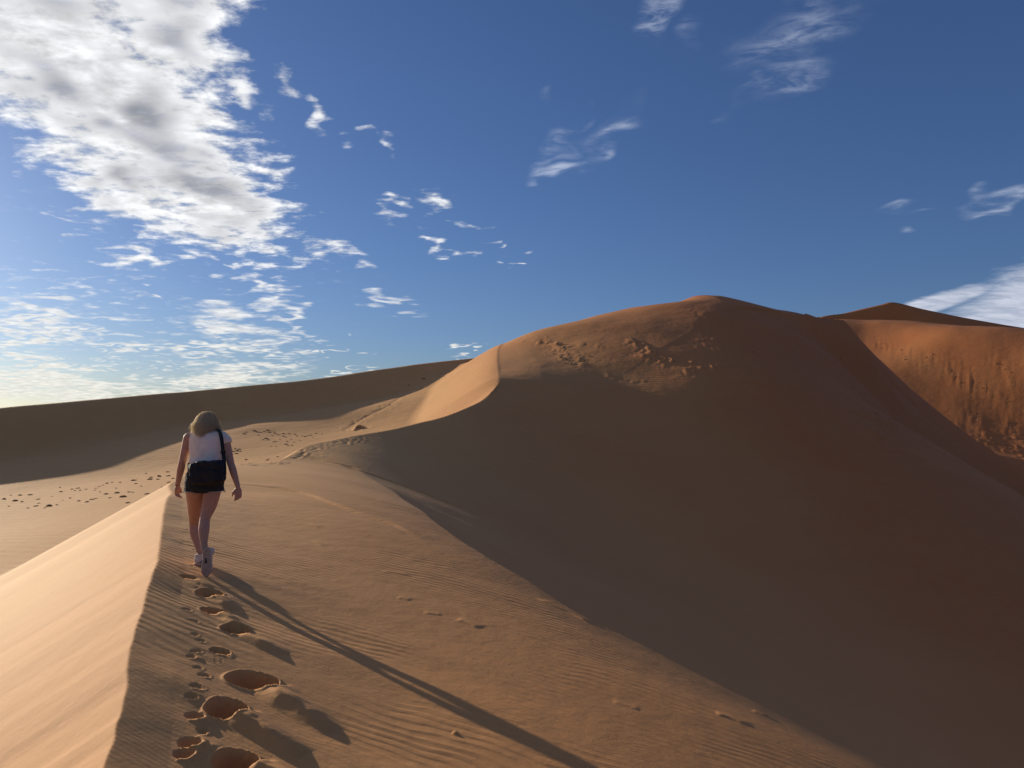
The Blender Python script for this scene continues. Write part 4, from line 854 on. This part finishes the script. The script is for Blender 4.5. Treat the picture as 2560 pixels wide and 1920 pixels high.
# arms and hands
def limb_hand(sh, el, wr, side, palm_dir, curl_dir, thumb_dir, curl=1.0):
    tube(bm, [sh, sh.lerp(el, .35), sh.lerp(el, .8), el, el.lerp(wr, .3), el.lerp(wr, .75), wr], [.050, .045, .038, .036, .037, .028, .0235], n=16)
    d = palm_dir.normalized(); c = curl_dir.normalized(); a = thumb_dir.normalized()
    pc = wr+d*.045
    rot = Matrix((( a.x, c.x, -d.x, 0), (a.y, c.y, -d.y, 0), (a.z, c.z, -d.z, 0), (0, 0, 0, 1)))
    ellip(bm, pc, (.036, .016, .050), rot); ellip(bm, wr+d*.065, (.038, .014, .030), rot)
    for k, (off, ln, ex) in enumerate(((.028, .072, .85), (.0095, .080, 1.0), (-.0095, .075, 1.15), (-.027, .060, 1.3))):
        p0 = wr+d*.082+a*off; ang = 0; pts = [p0-d*.02, p0]; rr = [.0095, .009]
        for j, fr in enumerate((.42, .33, .25)):
            ang += (.30, .55, .40)[j]*curl*ex
            p0 = p0+(d*math.cos(ang)+c*math.sin(ang))*ln*fr; pts.append(p0); rr.append((.0085, .0078, .0066)[j])
        tube(bm, pts, rr, n=10)
    t0 = wr+d*.022+a*.026
    tube(bm, [t0-a*.008, t0+d*.022+a*.014+c*.004, t0+d*.048+a*.020+c*.014, t0+d*.068+a*.018+c*.022], [.014, .0115, .0095, .0075], n=10)
SHL, ELL, WRL = pt(188.5,437.5,.07), pt(182,463,.06), pt(177.5,485,.10)
SHR, ELR, WRR = pt(224.8,439,.07), pt(231,464.5,.03), pt(238,487,-.02)
tube(bm, [pt(197,437,.075), SHL], [.052, .050]); tube(bm, [pt(216,438,.075), SHR], [.052, .050])
limb_hand(SHL, ELL, WRL, -1, (WRL-ELL).normalized()+Vector((.10, .05, -.3)), Vector((.95, -.25, -.1)), Vector((.2, 1, .1)), 1.15)
limb_hand(SHR, ELR, WRR, 1, Vector((.05, .0, -1)), Vector((-.75, .55, 0)), Vector((-.7, -.5, 0)), 1.0)
# legs
HL, KL, AL = pt(195.8,479,-.01), pt(194.6,522,.25), pt(199.3,551,YL-YB+.05)
HR, KR, AR = pt(212.4,479,-.01), pt(205.2,518,-.055), pt(204.6,549.5,YR-YB+.05)
tube(bm, [HL, pt(195.3,490,.0), pt(194.8,506,.13), KL, pt(194.9,532,.245), pt(197.2,543,.225), AL], [9.0*PX, 8.8*PX, 7.4*PX, 5.5*PX, 5.3*PX, 3.5*PX, .030], n=20)
tube(bm, [HR, pt(212.2,490,.0), pt(209.5,505,-.02), KR, pt(203.9,530,-.10), pt(203.9,541,-.13), AR], [8.8*PX, 8.5*PX, 7.0*PX, 5.0*PX, 5.2*PX, 3.6*PX, .030], n=20)
ellip(bm, AL+Vector((0, .05, -.04)), (.032, .09, .03)); ellip(bm, AR+Vector((0, .02, -.07)), (.03, .03, .08))
person = mesh_obj('person', bm, SKIN, loc=BASE, remesh=.0052, smooth=3)
tag(person, 'woman walking away along the dune crest in white sleeveless top and frayed dark denim shorts', 'person')
for s in (-1, 1):
    bm = bmesh.new(); ellip(bm, hp(s*.030, .083, .012), (.011, .008, .008), HROT, 12)
    mesh_obj('eye', bm, EYEW, person)

# top --------------------------------------------------------------
bm = bmesh.new()
tt = [(pt(206.8,431.8,.085), 9.5*PX, .065), (pt(206.6,433.2,.08), 14.5*PX, .085), (pt(206.8,436,.075), 17.2*PX, .105), (pt(207,441,.07), 17.6*PX, .118), (pt(207,449,.06), 16.9*PX, .122), (pt(206.6,457,.035), 15.8*PX, .108), (pt(206.0,462,.02), 16.0*PX, .112), (pt(205.8,463.2,.02), 16.1*PX, .113)]
loft(bm, refine(tt))
tube(bm, [pt(203,436.5,.07), pt(191.5,436.2,.07)], [.058, .056], ends=False)
tube(bm, [pt(210,436.5,.07), pt(221,437.2,.07), pt(225.2,440.0,.07), pt(227,444,.065)], [.058, .060, .060, .058], ends=False)
def cloth(amp, sc, seed, stretch=(1, 1, 1)):
    def f(co, no):
        q_ = Vector((co.x*stretch[0]*sc+seed, co.y*stretch[1]*sc, co.z*stretch[2]*sc))
        return no*(amp*mnoise.noise(q_)+amp*.6*mnoise.noise(q_*2.3+Vector((3, 1, 2)))+amp*.35*(1-abs(mnoise.noise(q_*1.3+Vector((7, 2, 5))))*4))
    return f
top = mesh_obj('sleeveless_top', bm, COTTON, person, remesh=.006, smooth=3, disp=cloth(.009, 9, 2, (1, 1, .7)))

# shorts -------------------------------------------------------------
bm = bmesh.new()
ss_ = [(pt(206.2,460,.02), 14.4*PX, .098), (pt(205.6,467,.0), 16.5*PX, .112), (pt(205.1,475,-.01), 18.4*PX, .135), (pt(204.8,483,-.01), 18.8*PX, .13), (pt(204.6,487,-.005), 18.2*PX, .13), (pt(204.4,490.5,-.005), 15*PX, .125), (pt(204.3,492.3,-.005), 9*PX, .11)]
loft(bm, refine(ss_))
tube(bm, [HL, pt(195.2,485,0), pt(194.7,491.3,.0)], [9.2*PX, 9.9*PX, 10.3*PX], n=24, ends=False)
tube(bm, [HR, pt(213.4,485,0), pt(213.8,491.3,.0)], [9.2*PX, 9.7*PX, 10.0*PX], n=24, ends=False)
shorts = mesh_obj('denim_shorts', bm, DENIM, person, remesh=.006, smooth=2, disp=cloth(.006, 13, 5, (1, 1, 1.3)))
rf = random.Random(4)
for cx, rad in ((194.7, 10.2), (213.8, 9.9)):
    bm = bmesh.new()
    c = pt(cx, 491.0, 0)
    for k in range(110):
        t = rf.random()*2*math.pi
        p = c+Vector((math.cos(t)*rad*PX, math.sin(t)*rad*PX, .004))
        l = .010+.022*rf.random()**2
        q1 = p+Vector((math.cos(t)*.006+rf.uniform(-.006, .006), math.sin(t)*.005, -l*.55)); q2 = q1+Vector((rf.uniform(-.010, .010), rf.uniform(-.004, .004), -l*.5))
        tube(bm, [p, q1, q2], [.0011, .0009, .0006], n=4, ends=False)
    ringp = [c+Vector((math.cos(t)*rad*PX*.995, math.sin(t)*rad*PX*.995, .004)) for t in np.linspace(0, 2*math.pi, 25)]
    tube(bm, ringp, [.0022]*25, n=5, ends=False)
    mesh_obj('frayed_hem', bm, FRAY, shorts)
# pale grey-blue strip at the left hip
bm = bmesh.new()
tube(bm, [pt(190.0,476,-.10), pt(189.5,480,-.10), pt(190.4,484,-.10)], [.006, .008, .005], n=8)
mesh_obj('hip_strip', bm, simple_mat('pale_denim', (.13, .15, .17), .9), shorts)
# thin hair tie on her left wrist
bm = bmesh.new(); dirw = (WRL-ELL).normalized()
bmesh.ops.create_cone(bm, cap_ends=False, segments=20, radius1=.0262, radius2=.0262, depth=.004, matrix=Matrix.Translation(WRL+dirw*-.002) @ dirw.to_track_quat('Z', 'Y').to_matrix().to_4x4())
bmesh.ops.solidify(bm, geom=bm.faces[:], thickness=.002)
mesh_obj('wrist_band', bm, DENIM, person)

# shoes --------------------------------------------------------------
def shoe(origin, xa, ya, za, lateral):
    """xa: heel to toe, ya: to the wearer's right, za: up out of the shoe; origin: middle of the heel on the sole"""
    M = Matrix(((xa.x, ya.x, za.x, origin.x), (xa.y, ya.y, za.y, origin.y), (xa.z, ya.z, za.z, origin.z), (0, 0, 0, 1)))
    # outline half widths along the length
    Ls = [0, .012, .04, .08, .12, .16, .20, .235, .262, .275]
    Wd = [.012, .030, .037, .037, .037, .043, .049, .046, .030, .010]
    Sh = [0, 0, 0, .001, .003, .005, .005, .003, 0, 0]
    Hh = [.050, .078, .094, .092, .080, .066, .056, .048, .036, .028]
    def outline(z, grow, n=1):
        pts = []
        for i in range(len(Ls)): pts.append(Vector((Ls[i]+(grow if i == len(Ls)-1 else (-grow if i == 0 else 0)), Wd[i]+grow+lateral*Sh[i], z)))
        for i in reversed(range(len(Ls))): pts.append(Vector((Ls[i]+(grow if i == len(Ls)-1 else (-grow if i == 0 else 0)), -Wd[i]-grow+lateral*Sh[i], z)))
        return pts
    bm = bmesh.new()
    out = []
    for i in range(len(Ls)):
        c = Vector((Ls[i], lateral*Sh[i], 0)); h = Hh[i]; w = Wd[i]
        r = []
        for k in range(20):
            t = 2*math.pi*k/20
            y = math.cos(t)*w*(1.0 if math.sin(t) < 0 else .92); z = .018+(h-.018)*(.5+.5*math.sin(t)) if True else 0
            r.append(c+Vector((0, y, z)))
        out.append(r)
    rings(bm, out)
    # ankle collar
    tube(bm, [Vector((.045, 0, .060)), Vector((.050, 0, .092)), Vector((.052, 0, .104))], [.036, .037, .039], n=18, ends=False)
    bm.transform(M)
    up_ = mesh_obj('shoe', bm, SHOE, person, remesh=.004, smooth=2)
    bm = bmesh.new()
    rings(bm, [outline(.020, .004), outline(.012, .006), outline(.002, .005), outline(-.004, .001)])
    bm.transform(M)
    so = mesh_obj('sole', bm, RUBBER, up_, remesh=.003, smooth=2)
    # tread: raised pads and, in the arch, a dark slab painted in for shade
    bm = bmesh.new()
    for i in range(9):
        x = .018+i*.028
        w = np.interp(x, Ls, Wd)
        for s in (-1, 1):
            y0, y1 = s*.006, s*(w-.004)
            if .095 < x < .15: y0 = s*.016
            y0 += lateral*np.interp(x, Ls, Sh); y1 += lateral*np.interp(x, Ls, Sh)
            vs = [Vector((x-.010, y0, -.003)), Vector((x+.010, y0+s*.001, -.003)), Vector((x+.011, y1, -.002)), Vector((x-.009, y1, -.002))]
            lo = [v+Vector((0, 0, -.0055)) for v in vs]
            rings(bm, [vs, lo])
    bm.transform(M)
    mesh_obj('tread', bm, RUBBER, so, flatshade=True)
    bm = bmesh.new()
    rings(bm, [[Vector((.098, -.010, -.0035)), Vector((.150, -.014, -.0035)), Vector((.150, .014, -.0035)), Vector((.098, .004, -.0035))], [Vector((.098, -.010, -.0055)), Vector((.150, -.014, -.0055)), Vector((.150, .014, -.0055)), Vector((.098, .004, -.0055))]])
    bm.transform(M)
    mesh_obj('arch_shade', bm, SHADOWRUBBER, so, flatshade=True)
    bm = bmesh.new()
    for i in range(6):
        x = .105+i*.017; z = float(np.interp(x, Ls, Hh))+.002
        tube(bm, [Vector((x, -.022, z-.008)), Vector((x+.006, 0, z+.002)), Vector((x, .022, z-.008))], [.0025]*3, n=6)
    bm.transform(M)
    mesh_obj('laces', bm, COTTON, up_)
    return up_
ax = Vector((.10, 1, .03)).normalized(); az_ = Vector((0, 0, 1)); az_ = (az_-ax*az_.dot(ax)).normalized(); ay = ax.cross(az_)
shoe(Vector(foot_l)-BASE+Vector((-.02, .0, -.004)), ax, ay, az_, -1)
# right shoe: up on its toe, the sole towards the camera
toe = Vector(foot_r)-BASE+Vector((0, .015, -.012))
ax = Vector((-.015, -.02, -1)).normalized(); az_ = Vector((.04, 1, 0)); az_ = (az_-ax*az_.dot(ax)).normalized(); ay = ax.cross(az_)
shoe(toe-ax*.272, ax, ay, az_, 1)

# hair ---------------------------------------------------------------
HR3 = HROT.to_3x3()
bm = bmesh.new()
ellip(bm, hp(0, -.008, .022), (.068, .088, .094), HROT)
tube(bm, [HEADC+Vector((0, -.05, .0)), HEADC+Vector((0, -.09, -.05)), HEADC+Vector((0, -.135, -.095))], [.062, .055, .030], flat=.75)
hair = mesh_obj('hair', bm, BLOND, person, remesh=.007, smooth=1, disp=cloth(.008, 22, 9, (1, 1, .5)))
rh_ = random.Random(12)
verts, faces = [], []
for k in range(4200):
    ph = rh_.uniform(0, 2*math.pi)
    if math.sin(ph) > .55 and rh_.random() < .8: ph = rh_.uniform(math.pi, 2*math.pi)   # leave the face free
    lay = rh_.random()**1.5*.030+(.022*rh_.random() if rh_.random() < .10 else 0)
    th0 = R(6+40*rh_.random()); stretch = rh_.uniform(.82, 1.04)
    wav = rh_.uniform(0, 6.28); wa = rh_.uniform(.007, .017); ln = rh_.uniform(.10, .19)*(.85+.50*max(0, -math.sin(ph)))
    pts = []
    pk = Vector((math.cos(ph), math.sin(ph), 0))
    for j in range(5):
        t = th0+(R(100)-th0)*j/4
        q_ = Vector((math.cos(ph)*math.sin(t)*(.071+lay*(.6+.8*j/4)), math.sin(ph)*math.sin(t)*(.090+lay), math.cos(t)*(.094+lay*.5)+.02))
        pts.append(HEADC+HR3 @ q_+Vector((0, 0, 0)))
    last = pts[-1]; outd = Vector((math.cos(ph), math.sin(ph)*.6, 0))
    for j in range(1, 7):
        f = j/6
        pts.append(last+Vector((0, 0, -ln*f*stretch))+outd*(.030*math.sin(f*2.6)*(1+lay*22)-.030*f*f)+Vector((math.sin(wav+f*9)*wa*1.6, math.cos(wav*1.3+f*8)*wa, 0)))
    back = max(0.0, -math.sin(ph)); cen = HEADC+Vector((.018, -.075, -.12))
    for j in range(5, 11):
        f = (j-4)/6
        pts[j] = pts[j].lerp(Vector((cen.x, cen.y, pts[j].z)), .30*f)+Vector((0, -.085*f*(.35+.65*back), 0))
    if rh_.random() < .09:
        fly = Vector((rh_.gauss(0, 1), rh_.gauss(0, 1)-.4, rh_.gauss(0, .8)))*.016
        for j in range(11): pts[j] = pts[j]+fly*(j/10)**1.3
    rad0 = .0014
    base_i = len(verts)
    for j, p in enumerate(pts):
        rr = rad0*(1-.6*j/10)
        sd = Vector((math.cos(ph+1.57), math.sin(ph+1.57), 0))
        nn_ = Vector((math.cos(ph), math.sin(ph), .3)).normalized()
        jig = Vector((rh_.uniform(-1, 1), rh_.uniform(-1, 1), rh_.uniform(-1, 1)))*.0012
        p = p+jig
        verts += [p+sd*rr, p-sd*rr*.5+nn_*rr*.8, p-sd*rr*.5-nn_*rr*.8]
    for j in range(10):
        for i in range(3):
            a = base_i+j*3+i; b = base_i+j*3+(i+1) % 3
            faces.append((a, b, b+3, a+3))
me = bpy.data.meshes.new('hair_strands'); me.from_pydata([tuple(v) for v in verts], [], faces); me.update()
me.polygons.foreach_set('use_smooth', np.ones(len(me.polygons), bool))
me.materials.append(BLOND)
hs = bpy.data.objects.new('strands', me); COL.objects.link(hs); hs.parent = hair

# bag ----------------------------------------------------------------
BAGC = pt(207.6, 472.6, -.185)
bag = bpy.data.objects.new('shoulder_bag', None); COL.objects.link(bag); bag.location = BASE+BAGC
tag(bag, 'black nylon shoulder bag slung across the back of the walking woman', 'bag')
def slab(bm, w, h, d, bev, M, corners=None):
    """soft box, local x width, y depth, z height"""
    out = []
    n = 40
    for yy, sc in ((-d/2, .86), (-d/2+.010, .95), (-d/4, 1.0), (d/4, 1.0), (d/2-.008, .97), (d/2, .9)):
        r = []
        for i in range(n):
            t = 2*math.pi*i/n; p_ = 5.0
            ct, st_ = math.cos(t), math.sin(t)
            x = w/2*math.copysign(abs(ct)**(2/p_), ct)*sc; z = h/2*math.copysign(abs(st_)**(2/p_), st_)*sc
            r.append(M @ Vector((x, yy, z)))
        out.append(r)
    rings(bm, out)
bm = bmesh.new()
Mb = Matrix.Rotation(R(-3.5), 4, 'Y')
slab(bm, .335, .235, .115, .03, Mb)
bb = mesh_obj('bag_body', bm, NYLON, bag, remesh=.006, smooth=3, disp=cloth(.010, 9, 17))
bm = bmesh.new(); slab(bm, .300, .125, .020, .01, Mb @ Matrix.Translation((-.005, -.062, -.040)))
mesh_obj('front_pocket', bm, NYLON, bag, remesh=.005, smooth=2, disp=cloth(.005, 12, 3))
bm = bmesh.new(); tube(bm, [Mb @ Vector((x, -.045-.012*math.sin((x+.16)/.32*3.14), .082+.006*math.sin(x*20))) for x in np.linspace(-.145, .145, 7)], [.0028]*7, n=6)
mesh_obj('zip', bm, simple_mat('zip_tape', (.03, .033, .045), .4), bag)
def ribbon(name, pts, nors, w, th, mat, parent):
    P = [Vector(p) for p in pts]; out = []
    QP, QN = [], []
    for k in range(len(P)-1):
        p0, p1, p2, p3 = P[max(k-1, 0)], P[k], P[k+1], P[min(k+2, len(P)-1)]
        for j in range(6):
            t = j/6; ww = (-.5*t+t*t-.5*t**3, 1-2.5*t*t+1.5*t**3, .5*t+2*t*t-1.5*t**3, -.5*t*t+.5*t**3)
            QP.append(p0*ww[0]+p1*ww[1]+p2*ww[2]+p3*ww[3]); QN.append(Vector(nors[k]).lerp(Vector(nors[k+1]), t).normalized())
    QP.append(P[-1]); QN.append(Vector(nors[-1]).normalized())
    for k in range(len(QP)):
        t = (QP[min(k+1, len(QP)-1)]-QP[max(k-1, 0)]).normalized(); n_ = QN[k]; s_ = t.cross(n_).normalized()
        out.append([QP[k]+s_*w/2+n_*th/2, QP[k]-s_*w/2+n_*th/2, QP[k]-s_*w/2-n_*th/2, QP[k]+s_*w/2-n_*th/2])
    bm = bmesh.new(); rings(bm, out)
    return mesh_obj(name, bm, mat, parent, flatshade=True)
B0 = BAGC
sp_ = [pt(224.6,475,-.175), pt(224.4,466,-.165), pt(223.6,456,-.115), pt(222.6,447,-.085), pt(221.6,439,-.062), pt(220.0,432.6,-.015), pt(218.4,429.4,.065), pt(216.5,432,.155), pt(212,441,.20), pt(204,452,.185), pt(195,460,.145), pt(189.0,464,.07), pt(187.6,466.5,-.06), pt(190.5,466,-.165)]
sn_ = [(.7, -1, 0), (.5, -1, .1), (.2, -1, .2), (.1, -1, .2), (.1, -1, .3), (0, -.7, .8), (0, .2, 1), (0, 1, .6), (0, 1, .2), (-.1, 1, 0), (-.5, 1, 0), (-1, .3, 0), (-1, -.3, 0), (-.8, -1, 0)]
ribbon('strap', [p-B0 for p in sp_], sn_, .036, .004, NYLON, bag)
bm = bmesh.new(); slab(bm, .050, .030, .012, .003, Matrix.Translation(pt(223.1,452,-.108)-B0))
mesh_obj('strap_buckle', bm, simple_mat('black_plastic', (.008, .008, .010), .4), bag)

# ---------------------------------------------------------------- clods of crusted sand, each a thing of its own
CLOD = simple_mat('crusted_sand', (.42, .235, .10), .9, 9, .30, .02, 14)
def clod_mesh(seed):
    bm = bmesh.new(); bmesh.ops.create_icosphere(bm, subdivisions=3, radius=1.0)
    rr_ = random.Random(seed); o_ = Vector((seed*7.1, 3, 1))
    for v in bm.verts:
        p = v.co.copy(); f = 1+.45*mnoise.noise(p*1.3+o_)+.22*mnoise.noise(p*3.1+o_)+.10*mnoise.noise(p*7+o_)
        v.co = Vector((p.x*f, p.y*f*.8, max(p.z*f*.42, -.25)))
    bmesh.ops.recalc_face_normals(bm, faces=bm.faces)
    me = bpy.data.meshes.new('sand_clod'); bm.to_mesh(me); bm.free(); me.materials.append(CLOD); me.polygons.foreach_set('use_smooth', np.ones(len(me.polygons), bool))
    return me
CM = [clod_mesh(s) for s in (1, 2, 3, 4)]
CR = random.Random(77)
LEFTC = [(30,494.7,5),(15,500.6,7),(4,499,5),(20,495,4),(38,499,5),(39,503,4),(49,506,8),(36,506,5),(22,501.5,4),(61,491.5,4),(79,501,6),(87,502,5),(92,499.5,6),(96,498.5,4),(106,494,5),(117,493,6),(123,497,7),(129,492,5),(133,492.3,3),
(147,494,8),(128,503,5),(134,480,6),(136,483.5,5),(151,477,5),(159,476,6),(168,471.6,6),(150,479,7),(168.6,475.5,5),(158,479,5),(169,482,5),(173,478,5),(70,498,3),(45,508,3),(63,500,3),(52,496,3),(110,498,3),(146,473,3),(86,489,3),
(72,489,3),(78,488,4),(75,490.3,3),(80,490,3),(99,486.5,3.5),(96,488,3),(95,490,3),(107,483,4),(112,482,3),(103,485,3),(60,487,3),(120,482,3),(9,506,3),(28,508,3),(57,505,3),(11,495,3),(100,492,3),(141,486,3),(162,487,3),(116,488,3)]
MIDC = [(243.5,434,4),(246,432.5,3),(254,431,5),(256,432,4),(260,432.2,4),(264,431.5,3.5),(267,430,5),(269,432.5,4),(274,432,4),(275,434,4),(278,435,4),(272,436,3),(266,439,5),(263,440.5,3.5),(268,440.5,4),(273.5,442.5,4),(276,442,3),
(276,447,2.5),(271,447,2.5),(283,434,3.5),(283.5,437,3),(285.5,438,3),(289,434,3.5),(295,435,3),(297,436.5,3),(302,436.5,3),(305,437,3),(308,436,3),(311,435.5,3),(316,433.6,3),(286,445,3.5),(288,446.5,3),(292,446,3),(287,442,3),(258,435.5,3),(280,440,2.5),(291,440,2.5),(300,441,2.5),(294,443,2.5),(313,438,2.5),(322,434,2.5),
(231,450,3.5),(233,452,4),(235,449.5,3.5),(237,451.5,4),(239,450,4),(240,452,3),(236,454,3.5),(232,455,3),(238,454.5,3),(267,460,4),(277.5,457,4.5),(246,460,3.5),(268.5,459,3),
(409,385.6,4),(424,379,5),(440,374,3),(449,373,4),(447,374,3),(357,428.5,4),(360,428,4.5),(355,430.5,3),(443,377,3),(436,381,2.5),(390,405,2.5),(375,400,2),(420,390,2.5)]
RIGHTC = []
tot = sum(math.hypot(c[2]-c[0], c[3]-c[1])*c[5] for c in CRUST)
for c in CRUST:
    n = int(round(128*math.hypot(c[2]-c[0], c[3]-c[1])*c[5]/tot))
    for k in range(n):
        t = CR.random(); RIGHTC.append((c[0]+(c[2]-c[0])*t+CR.gauss(0, c[4]*.45), c[1]+(c[3]-c[1])*t+CR.gauss(0, c[4]*.45), CR.choice((1.4, 1.8, 2.2, 2.8))))
RIGHTC += [(547,344,3),(553,346,2.5),(565,345,3),(572,350,2.5),(553,354,4),(561,358,5),(566,360,4),(571,364,4),(564,363.5,4),(580,359,3.5),(584,361,3),(589,357,3),(636,344,3),(638,348,3),(651,353,2.5),(560,349,2),(524,342,2.5)]
def scatter(lst, label, group):
    P_ = hits([(c[0], c[1]) for c in lst], 12)
    ok = [k for k in range(len(lst)) if not np.isnan(P_[k][0])]
    XY = P_[ok]
    z, dd_, ss2 = ground_parts(XY[:, 0], XY[:, 1]); z = z+details(XY[:, 0], XY[:, 1], dd_, ss2)
    for i, k in enumerate(ok):
        o = bpy.data.objects.new('sand_clod', CR.choice(CM)); COL.objects.link(o)
        s = lst[k][2]*XY[i, 1]/731.0*.40*CR.uniform(.85, 1.15)
        o.location = (XY[i, 0], XY[i, 1], z[i]); o.scale = (s, s*CR.uniform(.8, 1.2), s*CR.uniform(.8, 1.3)); o.rotation_euler = (0, 0, CR.uniform(0, 6.28))
        tag(o, label, 'clod', group)
scatter(LEFTC, 'small dark clod of crusted sand on the pale valley floor at far left', 'clods on the valley floor at left')
scatter(MIDC, 'small brown clod of crusted sand in the hollow behind the ridge', 'clods in the hollow behind the ridge')
scatter(RIGHTC, 'small crumbly clod of sand on the crusted upper face of the big dune', 'clods on the face of the big dune')
